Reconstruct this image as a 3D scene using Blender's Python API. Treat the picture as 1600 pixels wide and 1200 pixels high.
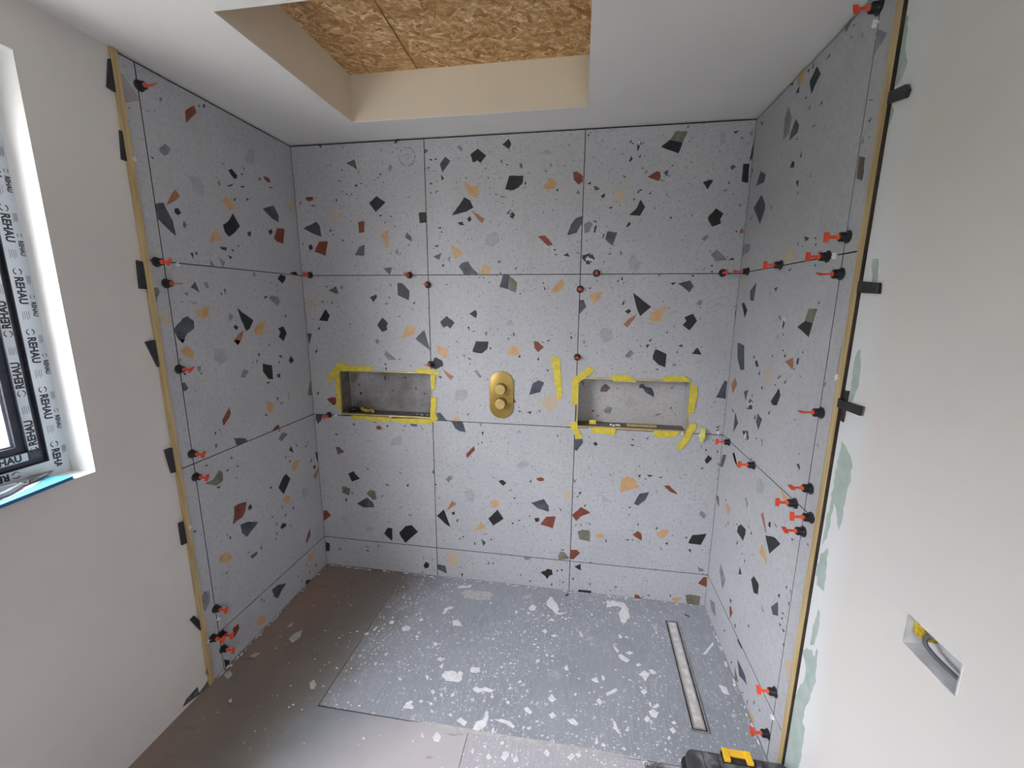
import bpy, bmesh, math, random
from mathutils import Vector, Matrix
random.seed(7)
scene = bpy.context.scene
for o in list(bpy.data.objects):
    bpy.data.objects.remove(o)
PI = math.pi

# ------------------------------------------------------------------ camera, sky, exposure
cam_data = bpy.data.cameras.new('camera')
cam_data.sensor_fit = 'HORIZONTAL'; cam_data.sensor_width = 36.0
cam_data.lens = 648.352 * 36.0 / 1600.0
cam_data.clip_start = 0.02
cam = bpy.data.objects.new('camera', cam_data)
scene.collection.objects.link(cam)
scene.camera = cam
CP = Vector((1.4455, -2.0405, 1.5437))
pitch, yaw, roll = -0.1918, -0.1583, 0.0059
fw = Vector((math.sin(yaw)*math.cos(pitch), math.cos(yaw)*math.cos(pitch), math.sin(pitch)))
rt = Vector((math.cos(yaw), -math.sin(yaw), 0)); up = rt.cross(fw)
r2 = rt*math.cos(roll) + up*math.sin(roll); u2 = -rt*math.sin(roll) + up*math.cos(roll)
M = Matrix((r2, u2, -fw)).transposed().to_4x4(); M.translation = CP
cam.matrix_world = M

scene.view_settings.view_transform = 'Standard'
scene.view_settings.look = 'None'
scene.view_settings.gamma = 1.0
scene.view_settings.use_curve_mapping = False
scene.view_settings.exposure = 0.6

world = bpy.data.worlds.new('overcast_sky'); scene.world = world
world.use_nodes = True
wn = world.node_tree; wn.nodes.clear()
w_out = wn.nodes.new('ShaderNodeOutputWorld'); w_bg = wn.nodes.new('ShaderNodeBackground')
w_tc = wn.nodes.new('ShaderNodeTexCoord'); w_sep = wn.nodes.new('ShaderNodeSeparateXYZ')
w_ramp = wn.nodes.new('ShaderNodeValToRGB')
w_ramp.color_ramp.elements[0].position = 0.0; w_ramp.color_ramp.elements[0].color = (0.17, 0.168, 0.175, 1)
w_ramp.color_ramp.elements[1].position = 1.0; w_ramp.color_ramp.elements[1].color = (0.90, 0.92, 1.0, 1)
wn.links.new(w_tc.outputs['Generated'], w_sep.inputs[0])
wn.links.new(w_sep.outputs['Z'], w_ramp.inputs[0])
wn.links.new(w_ramp.outputs[0], w_bg.inputs['Color'])
w_bg.inputs['Strength'].default_value = 25.0
wn.links.new(w_bg.outputs[0], w_out.inputs[0])

sun_l = bpy.data.lights.new('hazy_sun', 'SUN'); sun_l.angle = math.radians(64); sun_l.energy = 8.5; sun_l.color = (0.96, 0.965, 1.0)
sun = bpy.data.objects.new('hazy_sun', sun_l); scene.collection.objects.link(sun)
sun.rotation_euler = Vector((0.58, 0.66, -0.46)).to_track_quat('-Z', 'Y').to_euler()

W, H = 2.1438, 2.3071
CA, CB = 0.6929, 1.4427                 # vertical joints of the back wall
L1, L2, R1, R2 = 0.7438, 0.7988, 0.7437, 0.8110
S0, T = 0.1804, 0.75
ZR = [0.0, S0, S0 + T, S0 + 2*T, H]     # horizontal joints
REAR = -3.2
WIN = (-2.45, -1.0605, 1.0302, 2.1700)  # y0, y1, z0, z1 of the window opening in the left wall
FILL_WIN = (1.30, 1.95, 1.0, 1.75)          # x0, x1, z0, z1 of the unseen window added behind the camera for fill light

def portal(name, loc, rot, sx, sy):
    l = bpy.data.lights.new(name, 'AREA'); l.shape = 'RECTANGLE'; l.size = sx; l.size_y = sy
    l.cycles.is_portal = True
    o = bpy.data.objects.new(name, l); scene.collection.objects.link(o)
    o.location = loc; o.rotation_euler = rot
portal('window_portal', (-0.24, (WIN[0]+WIN[1])/2, (WIN[2]+WIN[3])/2), (0, -PI/2, 0), WIN[3]-WIN[2], WIN[1]-WIN[0])
portal('fill_window_portal', ((FILL_WIN[0]+FILL_WIN[1])/2, REAR-0.2, (FILL_WIN[2]+FILL_WIN[3])/2), (PI/2, 0, 0), FILL_WIN[1]-FILL_WIN[0], FILL_WIN[3]-FILL_WIN[2])

# ------------------------------------------------------------------ helpers
def lin(c):
    return tuple((v/255/12.92 if v/255 <= 0.04045 else ((v/255+0.055)/1.055)**2.4) for v in c)
def tag(o, label=None, cat=None, group=None, kind=None):
    if label: o['label'] = label
    if cat: o['category'] = cat
    if group: o['group'] = group
    if kind: o['kind'] = kind
    return o
def link(name, me, parent=None, mats=()):
    o = bpy.data.objects.new(name, me); scene.collection.objects.link(o)
    if parent is not None: o.parent = parent
    if me is not None and not me.materials:
        for m in mats: me.materials.append(m)
    return o
def empty(name, loc=(0, 0, 0), rot=None):
    o = bpy.data.objects.new(name, None); scene.collection.objects.link(o)
    o.location = loc
    if rot is not None: o.rotation_euler = rot
    o.empty_display_size = 0.05
    return o
def mesh(name, verts, faces, mats, parent=None, smooth=False, idx=None):
    me = bpy.data.meshes.new(name); me.from_pydata([tuple(v) for v in verts], [], faces); me.update()
    if not isinstance(mats, (list, tuple)): mats = [mats]
    if smooth:
        for p in me.polygons: p.use_smooth = True
    o = link(name, me, parent, mats)
    if idx:
        for p, i in zip(me.polygons, idx): p.material_index = i
    return o
class Geo:
    def __init__(s): s.v = []; s.f = []; s.i = []
    def add(s, v, f, i=0):
        n = len(s.v); s.v += [tuple(p) for p in v]; s.f += [tuple(k+n for k in q) for q in f]; s.i += [i]*len(f)
        return s
    def box(s, a, b, i=0, m=None):
        x0, y0, z0 = a; x1, y1, z1 = b
        v = [Vector(p) for p in ((x0,y0,z0),(x1,y0,z0),(x1,y1,z0),(x0,y1,z0),(x0,y0,z1),(x1,y0,z1),(x1,y1,z1),(x0,y1,z1))]
        if m: v = [m @ p for p in v]
        return s.add(v, [(0,3,2,1),(4,5,6,7),(0,1,5,4),(1,2,6,5),(2,3,7,6),(3,0,4,7)], i)
    def tube(s, pts, r, n=8, i=0, taper=None):
        pts = [Vector(p) for p in pts]; rings = []
        for k, p in enumerate(pts):
            d = (pts[min(k+1, len(pts)-1)] - pts[max(k-1, 0)]).normalized()
            a = d.orthogonal().normalized() if k == 0 else (pa - d*pa.dot(d)).normalized()
            pa = a; b = d.cross(a); rr = r if taper is None else r*taper[k]
            rings.append([p + (a*math.cos(2*PI*j/n) + b*math.sin(2*PI*j/n))*rr for j in range(n)])
        v = [q for ring in rings for q in ring]; f = []
        for k in range(len(pts)-1):
            for j in range(n):
                f.append((k*n+j, k*n+(j+1) % n, (k+1)*n+(j+1) % n, (k+1)*n+j))
        f.append(tuple(range(n-1, -1, -1))); f.append(tuple((len(pts)-1)*n+j for j in range(n)))
        return s.add(v, f, i)
    def lathe(s, prof, n=24, i=0, m=None):     # profile of (radius, height) about z
        v = []; f = []
        for r, h in prof:
            for j in range(n):
                p = Vector((r*math.cos(2*PI*j/n), r*math.sin(2*PI*j/n), h)); v.append(m @ p if m else p)
        for k in range(len(prof)-1):
            for j in range(n):
                f.append((k*n+j, k*n+(j+1) % n, (k+1)*n+(j+1) % n, (k+1)*n+j))
        f.append(tuple(range(n-1, -1, -1))); f.append(tuple((len(prof)-1)*n+j for j in range(n)))
        return s.add(v, f, i)
    def prism(s, poly, fn, d0, d1, i=0):       # poly of (u,v), fn(u,v,d)->point
        n = len(poly)
        v = [fn(u, w, d1) for u, w in poly] + [fn(u, w, d0) for u, w in poly]
        f = [tuple(range(n)), tuple(range(2*n-1, n-1, -1))] + [(k, n+k, n+(k+1) % n, (k+1) % n) for k in range(n)]
        return s.add(v, f, i)
    def out(s, name, mats, parent=None, smooth=False, bevel=0, seg=2):
        me = bpy.data.meshes.new(name); me.from_pydata(s.v, [], s.f)
        for p, i in zip(me.polygons, s.i): p.material_index = i
        bm = bmesh.new(); bm.from_mesh(me); bmesh.ops.recalc_face_normals(bm, faces=bm.faces)
        if bevel:
            ed = [e for e in bm.edges if len(e.link_faces) == 2 and e.calc_face_angle(0) > 0.5]
            bmesh.ops.bevel(bm, geom=ed, offset=bevel, segments=seg, affect='EDGES', profile=0.5, clamp_overlap=True)
        bm.to_mesh(me); bm.free(); me.update()
        if smooth:
            for p in me.polygons: p.use_smooth = True
            me.set_sharp_from_angle(angle=math.radians(35))
        if not isinstance(mats, (list, tuple)): mats = [mats]
        return link(name, me, parent, mats)

# mapping of each tiled wall: (u, v, d) with d towards the room
FN = {'B': lambda u, v, d: Vector((u, -d, v)),
      'L': lambda u, v, d: Vector((d, -u, v)),
      'R': lambda u, v, d: Vector((W-d, -u, v))}

# ------------------------------------------------------------------ materials
def new_mat(name):
    m = bpy.data.materials.new(name); m.use_nodes = True
    nt = m.node_tree; b = nt.nodes['Principled BSDF']
    return m, nt, b
def N(nt, t, **kw):
    n = nt.nodes.new(t)
    for k, v in kw.items():
        if k in n.inputs: n.inputs[k].default_value = v
        else: setattr(n, k, v)
    return n
def coords(nt, scale=(1, 1, 1)):
    tc = N(nt, 'ShaderNodeTexCoord'); mp = N(nt, 'ShaderNodeMapping'); mp.inputs['Scale'].default_value = scale
    nt.links.new(tc.outputs['Object'], mp.inputs[0]); return mp.outputs[0]
def mix(nt, fac, a, b, mode='MIX'):
    n = nt.nodes.new('ShaderNodeMix'); n.data_type = 'RGBA'; n.blend_type = mode
    for i, v in ((0, fac), (6, a), (7, b)):
        if isinstance(v, (int, float)): n.inputs[i].default_value = v
        elif isinstance(v, tuple): n.inputs[i].default_value = v if len(v) == 4 else v + (1,)
        else: nt.links.new(v, n.inputs[i])
    return n.outputs[2]
def noise(nt, vec, scale, detail=4, rough=0.55, lo=0.4, hi=0.6):
    n = N(nt, 'ShaderNodeTexNoise', Scale=scale, Detail=detail, Roughness=rough)
    nt.links.new(vec, n.inputs['Vector'])
    r = N(nt, 'ShaderNodeMapRange'); r.inputs[1].default_value = lo; r.inputs[2].default_value = hi
    nt.links.new(n.outputs[0], r.inputs[0]); return r.outputs[0]
def bump(nt, b, h, strength=0.2, dist=0.001):
    n = N(nt, 'ShaderNodeBump', Strength=strength, Distance=dist)
    nt.links.new(h, n.inputs['Height']); nt.links.new(n.outputs[0], b.inputs['Normal'])
def plain(name, c, rough=0.5, metal=0.0, c2=None, scale=30, stretch=(1, 1, 1), bmp=0, lo=0.4, hi=0.6, detail=4):
    m, nt, b = new_mat(name)
    b.inputs['Roughness'].default_value = rough; b.inputs['Metallic'].default_value = metal
    c = lin(c)
    if c2 is None: c2v = tuple(v*0.85 for v in c)
    else: c2v = lin(c2)
    v = coords(nt, stretch); n = noise(nt, v, scale, detail, 0.55, lo, hi)
    nt.links.new(mix(nt, n, c, c2v), b.inputs['Base Color'])
    if bmp: bump(nt, b, n, bmp)
    return m

def tile_material(name='terrazzo_porcelain', dust=None):
    m, nt, b = new_mat(name); v = coords(nt)
    base = mix(nt, noise(nt, v, 4.0, 5, 0.6, 0.35, 0.7), lin((182, 183, 186)), lin((174, 175, 179)))
    base = mix(nt, noise(nt, v, 60, 3, 0.6, 0.45, 0.75), base, lin((167, 168, 173)))
    warp = N(nt, 'ShaderNodeTexNoise', Scale=90.0, Detail=2.0); nt.links.new(v, warp.inputs['Vector'])
    wa = N(nt, 'ShaderNodeVectorMath', operation='SCALE'); wa.inputs['Scale'].default_value = 0.012
    nt.links.new(warp.outputs['Color'], wa.inputs[0])
    ad = N(nt, 'ShaderNodeVectorMath', operation='ADD'); nt.links.new(v, ad.inputs[0]); nt.links.new(wa.outputs[0], ad.inputs[1])
    for sc, thr, prob, ca, cb, st in ((95, 0.24, 0.74, (112, 112, 117), (156, 154, 156), 0.85), (55, 0.17, 0.66, (78, 80, 84), (146, 140, 136), 0.85), (170, 0.30, 0.55, (140, 141, 145), (164, 164, 166), 0.8)):
        vo = N(nt, 'ShaderNodeTexVoronoi', Scale=float(sc)); nt.links.new(ad.outputs[0], vo.inputs['Vector'])
        lt = N(nt, 'ShaderNodeMath', operation='LESS_THAN'); lt.inputs[1].default_value = thr
        nt.links.new(vo.outputs['Distance'], lt.inputs[0])
        sp = N(nt, 'ShaderNodeSeparateColor'); nt.links.new(vo.outputs['Color'], sp.inputs[0])
        gt = N(nt, 'ShaderNodeMath', operation='GREATER_THAN'); gt.inputs[1].default_value = prob
        nt.links.new(sp.outputs[0], gt.inputs[0])
        mu = N(nt, 'ShaderNodeMath', operation='MULTIPLY'); nt.links.new(lt.outputs[0], mu.inputs[0]); nt.links.new(gt.outputs[0], mu.inputs[1])
        mu2 = N(nt, 'ShaderNodeMath', operation='MULTIPLY'); mu2.inputs[1].default_value = st; nt.links.new(mu.outputs[0], mu2.inputs[0])
        base = mix(nt, mu2.outputs[0], base, mix(nt, sp.outputs[1], lin(ca), lin(cb)))
    # faint dusty smears left from the adhesive
    sm = coords(nt, (3, 3, 1.2)); base = mix(nt, noise(nt, sm, 1.6, 6, 0.7, 0.60, 0.8), base, lin((164, 160, 155)))
    if dust: base = mix(nt, noise(nt, v, 5.0, 5, 0.6, 0.2, 0.6), base, lin(dust), 'MULTIPLY')  # patchy multiply tone of the niche back panels
    nt.links.new(base, b.inputs['Base Color']); b.inputs['Roughness'].default_value = 0.55
    b.inputs['Specular IOR Level'].default_value = 0.35
    return m
M_TILE = tile_material()
M_TILE_DARK = tile_material('terrazzo_dark', (176, 170, 162))  # darker brown tone for the left niche back panel
M_TILE_PALE = tile_material('terrazzo_pale_dust', (252, 246, 238))
def chip(name, c, c2, scale=25, lo=0.35, hi=0.65, st=(1, 1, 1)):
    m = plain('chip_'+name, c, 0.5, 0, c2, scale, st, 0, lo, hi, 6); return m
CH = {'K': chip('black', (26, 26, 29), (38, 38, 42)), 'D': chip('slate', (52, 57, 68), (84, 90, 101), 14),
      'G': chip('grey', (108, 110, 114), (140, 142, 145), 30), 'L': chip('pale_grey', (152, 154, 158), (166, 167, 171), 30),
      'T': chip('ochre', (184, 146, 100), (196, 162, 118)), 'P': chip('buff', (182, 166, 144), (188, 174, 154)),
      'B': chip('sienna', (148, 100, 70), (164, 118, 85)), 'R': chip('rust', (112, 52, 36), (130, 70, 48)),
      'N': chip('brown', (84, 66, 62), (110, 92, 86), 40), 'O': chip('olive', (98, 94, 80), (128, 124, 108), 20),
      'M': chip('marbled', (48, 48, 52), (200, 200, 204), 45, 0.5, 0.58), 'V': chip('mauve', (144, 136, 142), (160, 154, 158), 30),
      'k': chip('fleck', (34, 34, 38), (58, 57, 57), 60)}
CHL = {'K': 'black stone chip', 'D': 'slate blue-grey stone chip', 'G': 'grey stone chip', 'L': 'pale grey stone chip', 'T': 'ochre stone chip',
       'P': 'buff stone chip', 'B': 'sienna brown stone chip', 'R': 'rust red stone chip', 'N': 'dark brown stone chip', 'O': 'olive grey stone chip',
       'M': 'black and white marbled stone chip', 'V': 'faint mauve stone chip'}
M_ADH = plain('tile_adhesive', (44, 44, 46), 0.9, 0, (34, 34, 36), 40)
M_EDGE = plain('tile_edge_shade', (48, 48, 50), 0.9, 0, (40, 40, 42), 40)  # tile edges darkened to paint the shade inside the joints

def plaster(name, c1, c2, c3, band=None):
    m, nt, b = new_mat(name); v = coords(nt)
    col = mix(nt, noise(nt, v, 1.3, 5, 0.55, 0.38, 0.64), lin(c1), lin(c2))
    col = mix(nt, noise(nt, v, 3.5, 4, 0.6, 0.5, 0.75), col, lin(c3))
    if band:     # fresh filler along the end of the tiling
        sep = N(nt, 'ShaderNodeSeparateXYZ'); nt.links.new(v, sep.inputs[0])
        nz = N(nt, 'ShaderNodeTexNoise', Scale=4.0, Detail=3.0); nt.links.new(v, nz.inputs['Vector'])
        ad = N(nt, 'ShaderNodeMath', operation='MULTIPLY_ADD'); ad.inputs[1].default_value = 0.12
        nt.links.new(nz.outputs[0], ad.inputs[0]); nt.links.new(sep.outputs['Y'], ad.inputs[2])
        mr = N(nt, 'ShaderNodeMapRange'); mr.inputs[1].default_value = band[0]; mr.inputs[2].default_value = band[1]
        nt.links.new(ad.outputs[0], mr.inputs[0])
        col = mix(nt, mr.outputs[0], col, lin(band[2]))
    nt.links.new(col, b.inputs['Base Color']); b.inputs['Roughness'].default_value = 0.75
    b.inputs['Specular IOR Level'].default_value = 0.25
    bump(nt, b, noise(nt, v, 60, 4, 0.6, 0.2, 0.8), 0.06, 0.001)
    return m
M_PL = plaster('plaster_left', (211, 207, 202), (207, 202, 198), (214, 208, 201))
M_PR = plaster('plaster_right', (216, 211, 205), (212, 209, 205), (209, 208, 204), (-0.915, -0.84, (216, 218, 218)))
M_PC = plaster('plaster_ceiling', (226, 224, 221), (222, 220, 217), (228, 226, 223))
M_COF = plaster('plaster_coffer', (224, 212, 192), (219, 207, 189), (226, 214, 194))
M_REV = plaster('plaster_reveal', (240, 239, 236), (238, 237, 235), (240, 239, 236))
M_GREEN = plain('moisture_board', (158, 174, 166), 0.85, 0, (176, 188, 182), 30, (1, 1, 1), 0.1, 0.35, 0.7, 7)
M_SCRAPE = plain('bare_wall_edge', (108, 106, 102), 0.9, 0, (70, 68, 66), 40)

def floor_material():
    m, nt, b = new_mat('dusty_screed'); v = coords(nt)
    col = mix(nt, noise(nt, v, 5, 6, 0.65, 0.35, 0.65), lin((140, 124, 112)), lin((126, 116, 108)))
    col = mix(nt, noise(nt, v, 1.6, 3, 0.5, 0.45, 0.65), col, lin((146, 120, 108)))
    sep = N(nt, 'ShaderNodeSeparateXYZ'); nt.links.new(v, sep.inputs[0])
    nz = N(nt, 'ShaderNodeTexNoise', Scale=7.0, Detail=7.0, Roughness=0.65); nt.links.new(v, nz.inputs['Vector'])
    ad = N(nt, 'ShaderNodeMath', operation='MULTIPLY_ADD'); ad.inputs[1].default_value = 0.30
    nt.links.new(nz.outputs[0], ad.inputs[0]); nt.links.new(sep.outputs['X'], ad.inputs[2])
    a2 = N(nt, 'ShaderNodeMath', operation='MULTIPLY_ADD'); a2.inputs[1].default_value = -0.16
    nt.links.new(sep.outputs['Y'], a2.inputs[0]); nt.links.new(ad.outputs[0], a2.inputs[2])      # x + noise - 0.16 y
    mr = N(nt, 'ShaderNodeMapRange'); mr.inputs[1].default_value = 0.665; mr.inputs[2].default_value = 0.875
    nt.links.new(a2.outputs[0], mr.inputs[0])
    m2 = N(nt, 'ShaderNodeMapRange'); m2.inputs[1].default_value = 0.30; m2.inputs[2].default_value = 0.62; nt.links.new(a2.outputs[0], m2.inputs[0])
    col = mix(nt, m2.outputs[0], col, lin((120, 112, 105))); col = mix(nt, mr.outputs[0], col, lin((134, 137, 143)))
    # paler tone over the floor in front of the tray
    k1 = N(nt, 'ShaderNodeMath', operation='MULTIPLY_ADD'); k1.inputs[1].default_value = 0.9; nt.links.new(sep.outputs['X'], k1.inputs[0])
    k2 = N(nt, 'ShaderNodeMath', operation='MULTIPLY'); k2.inputs[1].default_value = -1.0; nt.links.new(sep.outputs['Y'], k2.inputs[0]); nt.links.new(k2.outputs[0], k1.inputs[2])
    nz = N(nt, 'ShaderNodeTexNoise', Scale=3.0, Detail=5.0); nt.links.new(v, nz.inputs['Vector'])
    ad = N(nt, 'ShaderNodeMath', operation='MULTIPLY_ADD'); ad.inputs[1].default_value = 0.30
    nt.links.new(nz.outputs[0], ad.inputs[0]); nt.links.new(k1.outputs[0], ad.inputs[2])
    mr = N(nt, 'ShaderNodeMapRange'); mr.inputs[1].default_value = 1.55; mr.inputs[2].default_value = 1.90
    nt.links.new(ad.outputs[0], mr.inputs[0])
    col = mix(nt, mr.outputs[0], col, lin((182, 177, 178)))
    col = mix(nt, noise(nt, v, 40, 5, 0.7, 0.62, 0.75), col, lin((176, 168, 160)))
    col = mix(nt, noise(nt, coords(nt, (2, 9, 1)), 2.2, 5, 0.6, 0.62, 0.72), col, lin((104, 98, 94)))
    nt.links.new(col, b.inputs['Base Color']); b.inputs['Roughness'].default_value = 0.5
    bump(nt, b, noise(nt, v, 25, 6, 0.6, 0.2, 0.8), 0.2, 0.002)
    return m
M_SCREED = floor_material()
def board_material(name, c1, c2, spl):
    m, nt, b = new_mat(name); v = coords(nt)
    col = mix(nt, noise(nt, v, 3.5, 5, 0.6, 0.35, 0.65), lin(c1), lin(c2))
    col = mix(nt, noise(nt, coords(nt, (160, 12, 1)), 1.0, 2, 0.5, 0.45, 0.65), col, lin(tuple(min(255, q+14) for q in c1)))
    # brown dust film from the screed side, spread further to paint light falloff
    sep = N(nt, 'ShaderNodeSeparateXYZ'); nt.links.new(v, sep.inputs[0])
    nz = N(nt, 'ShaderNodeTexNoise', Scale=7.0, Detail=7.0, Roughness=0.65); nt.links.new(v, nz.inputs['Vector'])
    ad = N(nt, 'ShaderNodeMath', operation='MULTIPLY_ADD'); ad.inputs[1].default_value = 0.30
    nt.links.new(nz.outputs[0], ad.inputs[0]); nt.links.new(sep.outputs['X'], ad.inputs[2])
    a2 = N(nt, 'ShaderNodeMath', operation='MULTIPLY_ADD'); a2.inputs[1].default_value = -0.16
    nt.links.new(sep.outputs['Y'], a2.inputs[0]); nt.links.new(ad.outputs[0], a2.inputs[2])      # x + noise - 0.16 y
    mr = N(nt, 'ShaderNodeMapRange'); mr.inputs[1].default_value = 0.665; mr.inputs[2].default_value = 0.875
    nt.links.new(a2.outputs[0], mr.inputs[0])
    col = mix(nt, mr.outputs[0], lin((120, 112, 105)), col)
    # dried white spatter
    wp = N(nt, 'ShaderNodeTexNoise', Scale=60.0, Detail=3.0); nt.links.new(v, wp.inputs['Vector'])
    ws = N(nt, 'ShaderNodeVectorMath', operation='SCALE'); ws.inputs['Scale'].default_value = 0.02; nt.links.new(wp.outputs['Color'], ws.inputs[0])
    wa = N(nt, 'ShaderNodeVectorMath', operation='ADD'); nt.links.new(v, wa.inputs[0]); nt.links.new(ws.outputs[0], wa.inputs[1])
    dens = noise(nt, v, 2.2, 3, 0.5, 0.38, 0.62)
    for sc, thr, pr in ((42, 0.30, 0.52), (85, 0.34, 0.5), (150, 0.36, 0.45)):
        vo = N(nt, 'ShaderNodeTexVoronoi', Scale=float(sc)); nt.links.new(wa.outputs[0], vo.inputs['Vector'])
        sp = N(nt, 'ShaderNodeSeparateColor'); nt.links.new(vo.outputs['Color'], sp.inputs[0])
        th = N(nt, 'ShaderNodeMath', operation='MULTIPLY'); th.inputs[1].default_value = thr; nt.links.new(sp.outputs[1], th.inputs[0])
        lt = N(nt, 'ShaderNodeMath', operation='LESS_THAN'); nt.links.new(vo.outputs['Distance'], lt.inputs[0]); nt.links.new(th.outputs[0], lt.inputs[1])
        gt = N(nt, 'ShaderNodeMath', operation='GREATER_THAN'); gt.inputs[1].default_value = pr; nt.links.new(sp.outputs[0], gt.inputs[0])
        mu = N(nt, 'ShaderNodeMath', operation='MULTIPLY'); nt.links.new(lt.outputs[0], mu.inputs[0]); nt.links.new(gt.outputs[0], mu.inputs[1])
        m2 = N(nt, 'ShaderNodeMath', operation='MULTIPLY'); nt.links.new(mu.outputs[0], m2.inputs[0]); nt.links.new(dens, m2.inputs[1])
        m3 = N(nt, 'ShaderNodeMath', operation='MULTIPLY'); m3.inputs[1].default_value = spl; nt.links.new(m2.outputs[0], m3.inputs[0])
        col = mix(nt, m3.outputs[0], col, lin((228, 229, 232)))
    col = mix(nt, noise(nt, v, 14, 6, 0.75, 0.60, 0.72), col, lin((190, 190, 194)))
    nt.links.new(col, b.inputs['Base Color']); b.inputs['Roughness'].default_value = 0.55
    bump(nt, b, noise(nt, coords(nt, (160, 12, 1)), 1.0, 2, 0.5, 0.2, 0.8), 0.15, 0.001)
    return m
M_TRAY = board_material('grey_backer_board', (140, 144, 151), (150, 154, 161), 0.85)
M_BOARD = board_material('grey_backer_board_front', (166, 163, 168), (174, 171, 175), 0.8)
M_SPL = plain('dried_plaster_white', (224, 223, 225), 0.8, 0, (208, 207, 209), 60)
M_SPL2 = plain('dried_plaster_grey', (186, 184, 182), 0.8, 0, (172, 170, 168), 60)
M_WOOD = plain('raw_pine', (194, 172, 126), 0.6, 0, (166, 142, 98), 14, (6, 6, 0.4), 0.1, 0.35, 0.65)
M_WOODD = plain('pine_side', (150, 118, 72), 0.7, 0, (120, 92, 58), 14, (6, 6, 0.4), 0.1)
M_BLACK = plain('black_plastic', (30, 30, 33), 0.4, 0, (44, 44, 47), 80)
M_BLACKD = plain('dusty_black_plastic', (56, 57, 60), 0.6, 0, (120, 121, 124), 22, (1, 1, 1), 0.1, 0.48, 0.72, 8)
M_ORANGE = plain('orange_plastic', (226, 84, 42), 0.4, 0, (214, 72, 36), 60)
M_YELLOW = plain('yellow_plastic', (238, 190, 44), 0.4, 0, (226, 176, 40), 40)
M_TAPE = plain('yellow_masking_tape', (216, 198, 68), 0.6, 0, (198, 180, 60), 45, (1, 1, 1), 0.25)
M_SPYEL = plain('pale_yellow_plastic', (226, 220, 110), 0.5)
M_WHITE = plain('white_plastic', (236, 236, 234), 0.45)
M_BRASS = plain('brushed_brass', (168, 142, 76), 0.38, 0.55, (158, 132, 68), 12, (1, 1, 30))
M_KNOB = plain('brass_knob', (206, 182, 118), 0.35, 0.45, (198, 172, 108), 12)
M_BRASSD = plain('knob_shade', (74, 58, 26), 0.5, 0.4)
M_BRASSL = plain('brass_edge', (214, 196, 140), 0.3, 0.7, (196, 176, 120), 12)
M_STEEL = plain('steel', (168, 166, 164), 0.28, 0.9, (140, 138, 136), 20)
M_STEELD = plain('dark_steel', (60, 60, 62), 0.4, 0.6)
M_ANTH = plain('anthracite_foil', (62, 66, 76), 0.35, 0, (54, 58, 68), 60)
M_FILM = plain('protective_film', (208, 216, 224), 0.3, 0, (200, 209, 218), 12)
M_PRINT = plain('film_print', (44, 48, 58), 0.5)
M_PRINTL = plain('film_print_small', (112, 118, 128), 0.5)
M_PENCIL = plain('pencil', (168, 168, 172), 0.9)
M_SMEAR = plain('suction_smear', (112, 113, 115), 0.7, 0, (146, 147, 148), 60)
M_BLUE = plain('blue_plastic', (36, 110, 170), 0.35)
M_CYAN = plain('cyan_card', (110, 205, 225), 0.4)
M_PAPER = plain('paper', (226, 222, 230), 0.7)
M_GREYP = plain('grey_plastic', (150, 152, 156), 0.4)
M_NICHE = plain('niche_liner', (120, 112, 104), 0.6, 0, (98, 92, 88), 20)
M_OSBB = plain('osb_base', (204, 162, 108), 0.75, 0, (176, 132, 82), 30)
M_LEAF = plain('hedge_leaf', (88, 93, 82), 0.6, 0, (112, 117, 102), 20)
M_GROUND = plain('bounce_ground', (160, 160, 152), 0.8, 0, (170, 169, 162), 6)  # pale ground colour, raised to bounce daylight up to the ceiling
def osb_strand_material():
    m, nt, b = new_mat('osb_strand')
    at = N(nt, 'ShaderNodeAttribute'); at.attribute_name = 'tint'
    r = N(nt, 'ShaderNodeValToRGB'); el = r.color_ramp.elements
    el[0].position = 0; el[0].color = lin((150, 104, 62)) + (1,)
    el[1].position = 1; el[1].color = lin((252, 230, 186)) + (1,)
    for p, c in ((0.12, (178, 130, 80)), (0.45, (224, 182, 124)), (0.8, (238, 204, 150))):
        e = el.new(p); e.color = lin(c) + (1,)
    nt.links.new(at.outputs['Fac'], r.inputs[0])
    v = coords(nt); col = mix(nt, noise(nt, v, 60, 4, 0.6, 0.4, 0.7), r.outputs[0], lin((190, 146, 96)))
    nt.links.new(col, b.inputs['Base Color']); b.inputs['Roughness'].default_value = 0.7
    return m
M_OSB = osb_strand_material()
def glass_material():
    m = bpy.data.materials.new('window_glass'); m.use_nodes = True; nt = m.node_tree; nt.nodes.clear()
    o = N(nt, 'ShaderNodeOutputMaterial'); t = N(nt, 'ShaderNodeBsdfTransparent'); g = N(nt, 'ShaderNodeBsdfGlossy', Roughness=0.02)
    t.inputs[0].default_value = (0.97, 0.97, 0.97, 1)
    mx = N(nt, 'ShaderNodeMixShader'); fr = N(nt, 'ShaderNodeFresnel')
    ge = N(nt, 'ShaderNodeNewGeometry'); io = N(nt, 'ShaderNodeMapRange'); io.inputs[3].default_value = 1.45; io.inputs[4].default_value = 1/1.45   # same reflection on both faces of the pane
    nt.links.new(ge.outputs['Backfacing'], io.inputs[0]); nt.links.new(io.outputs[0], fr.inputs['IOR'])
    nt.links.new(fr.outputs[0], mx.inputs[0]); nt.links.new(t.outputs[0], mx.inputs[1]); nt.links.new(g.outputs[0], mx.inputs[2])
    nt.links.new(mx.outputs[0], o.inputs[0]); return m
M_GLASS = glass_material()

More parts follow.
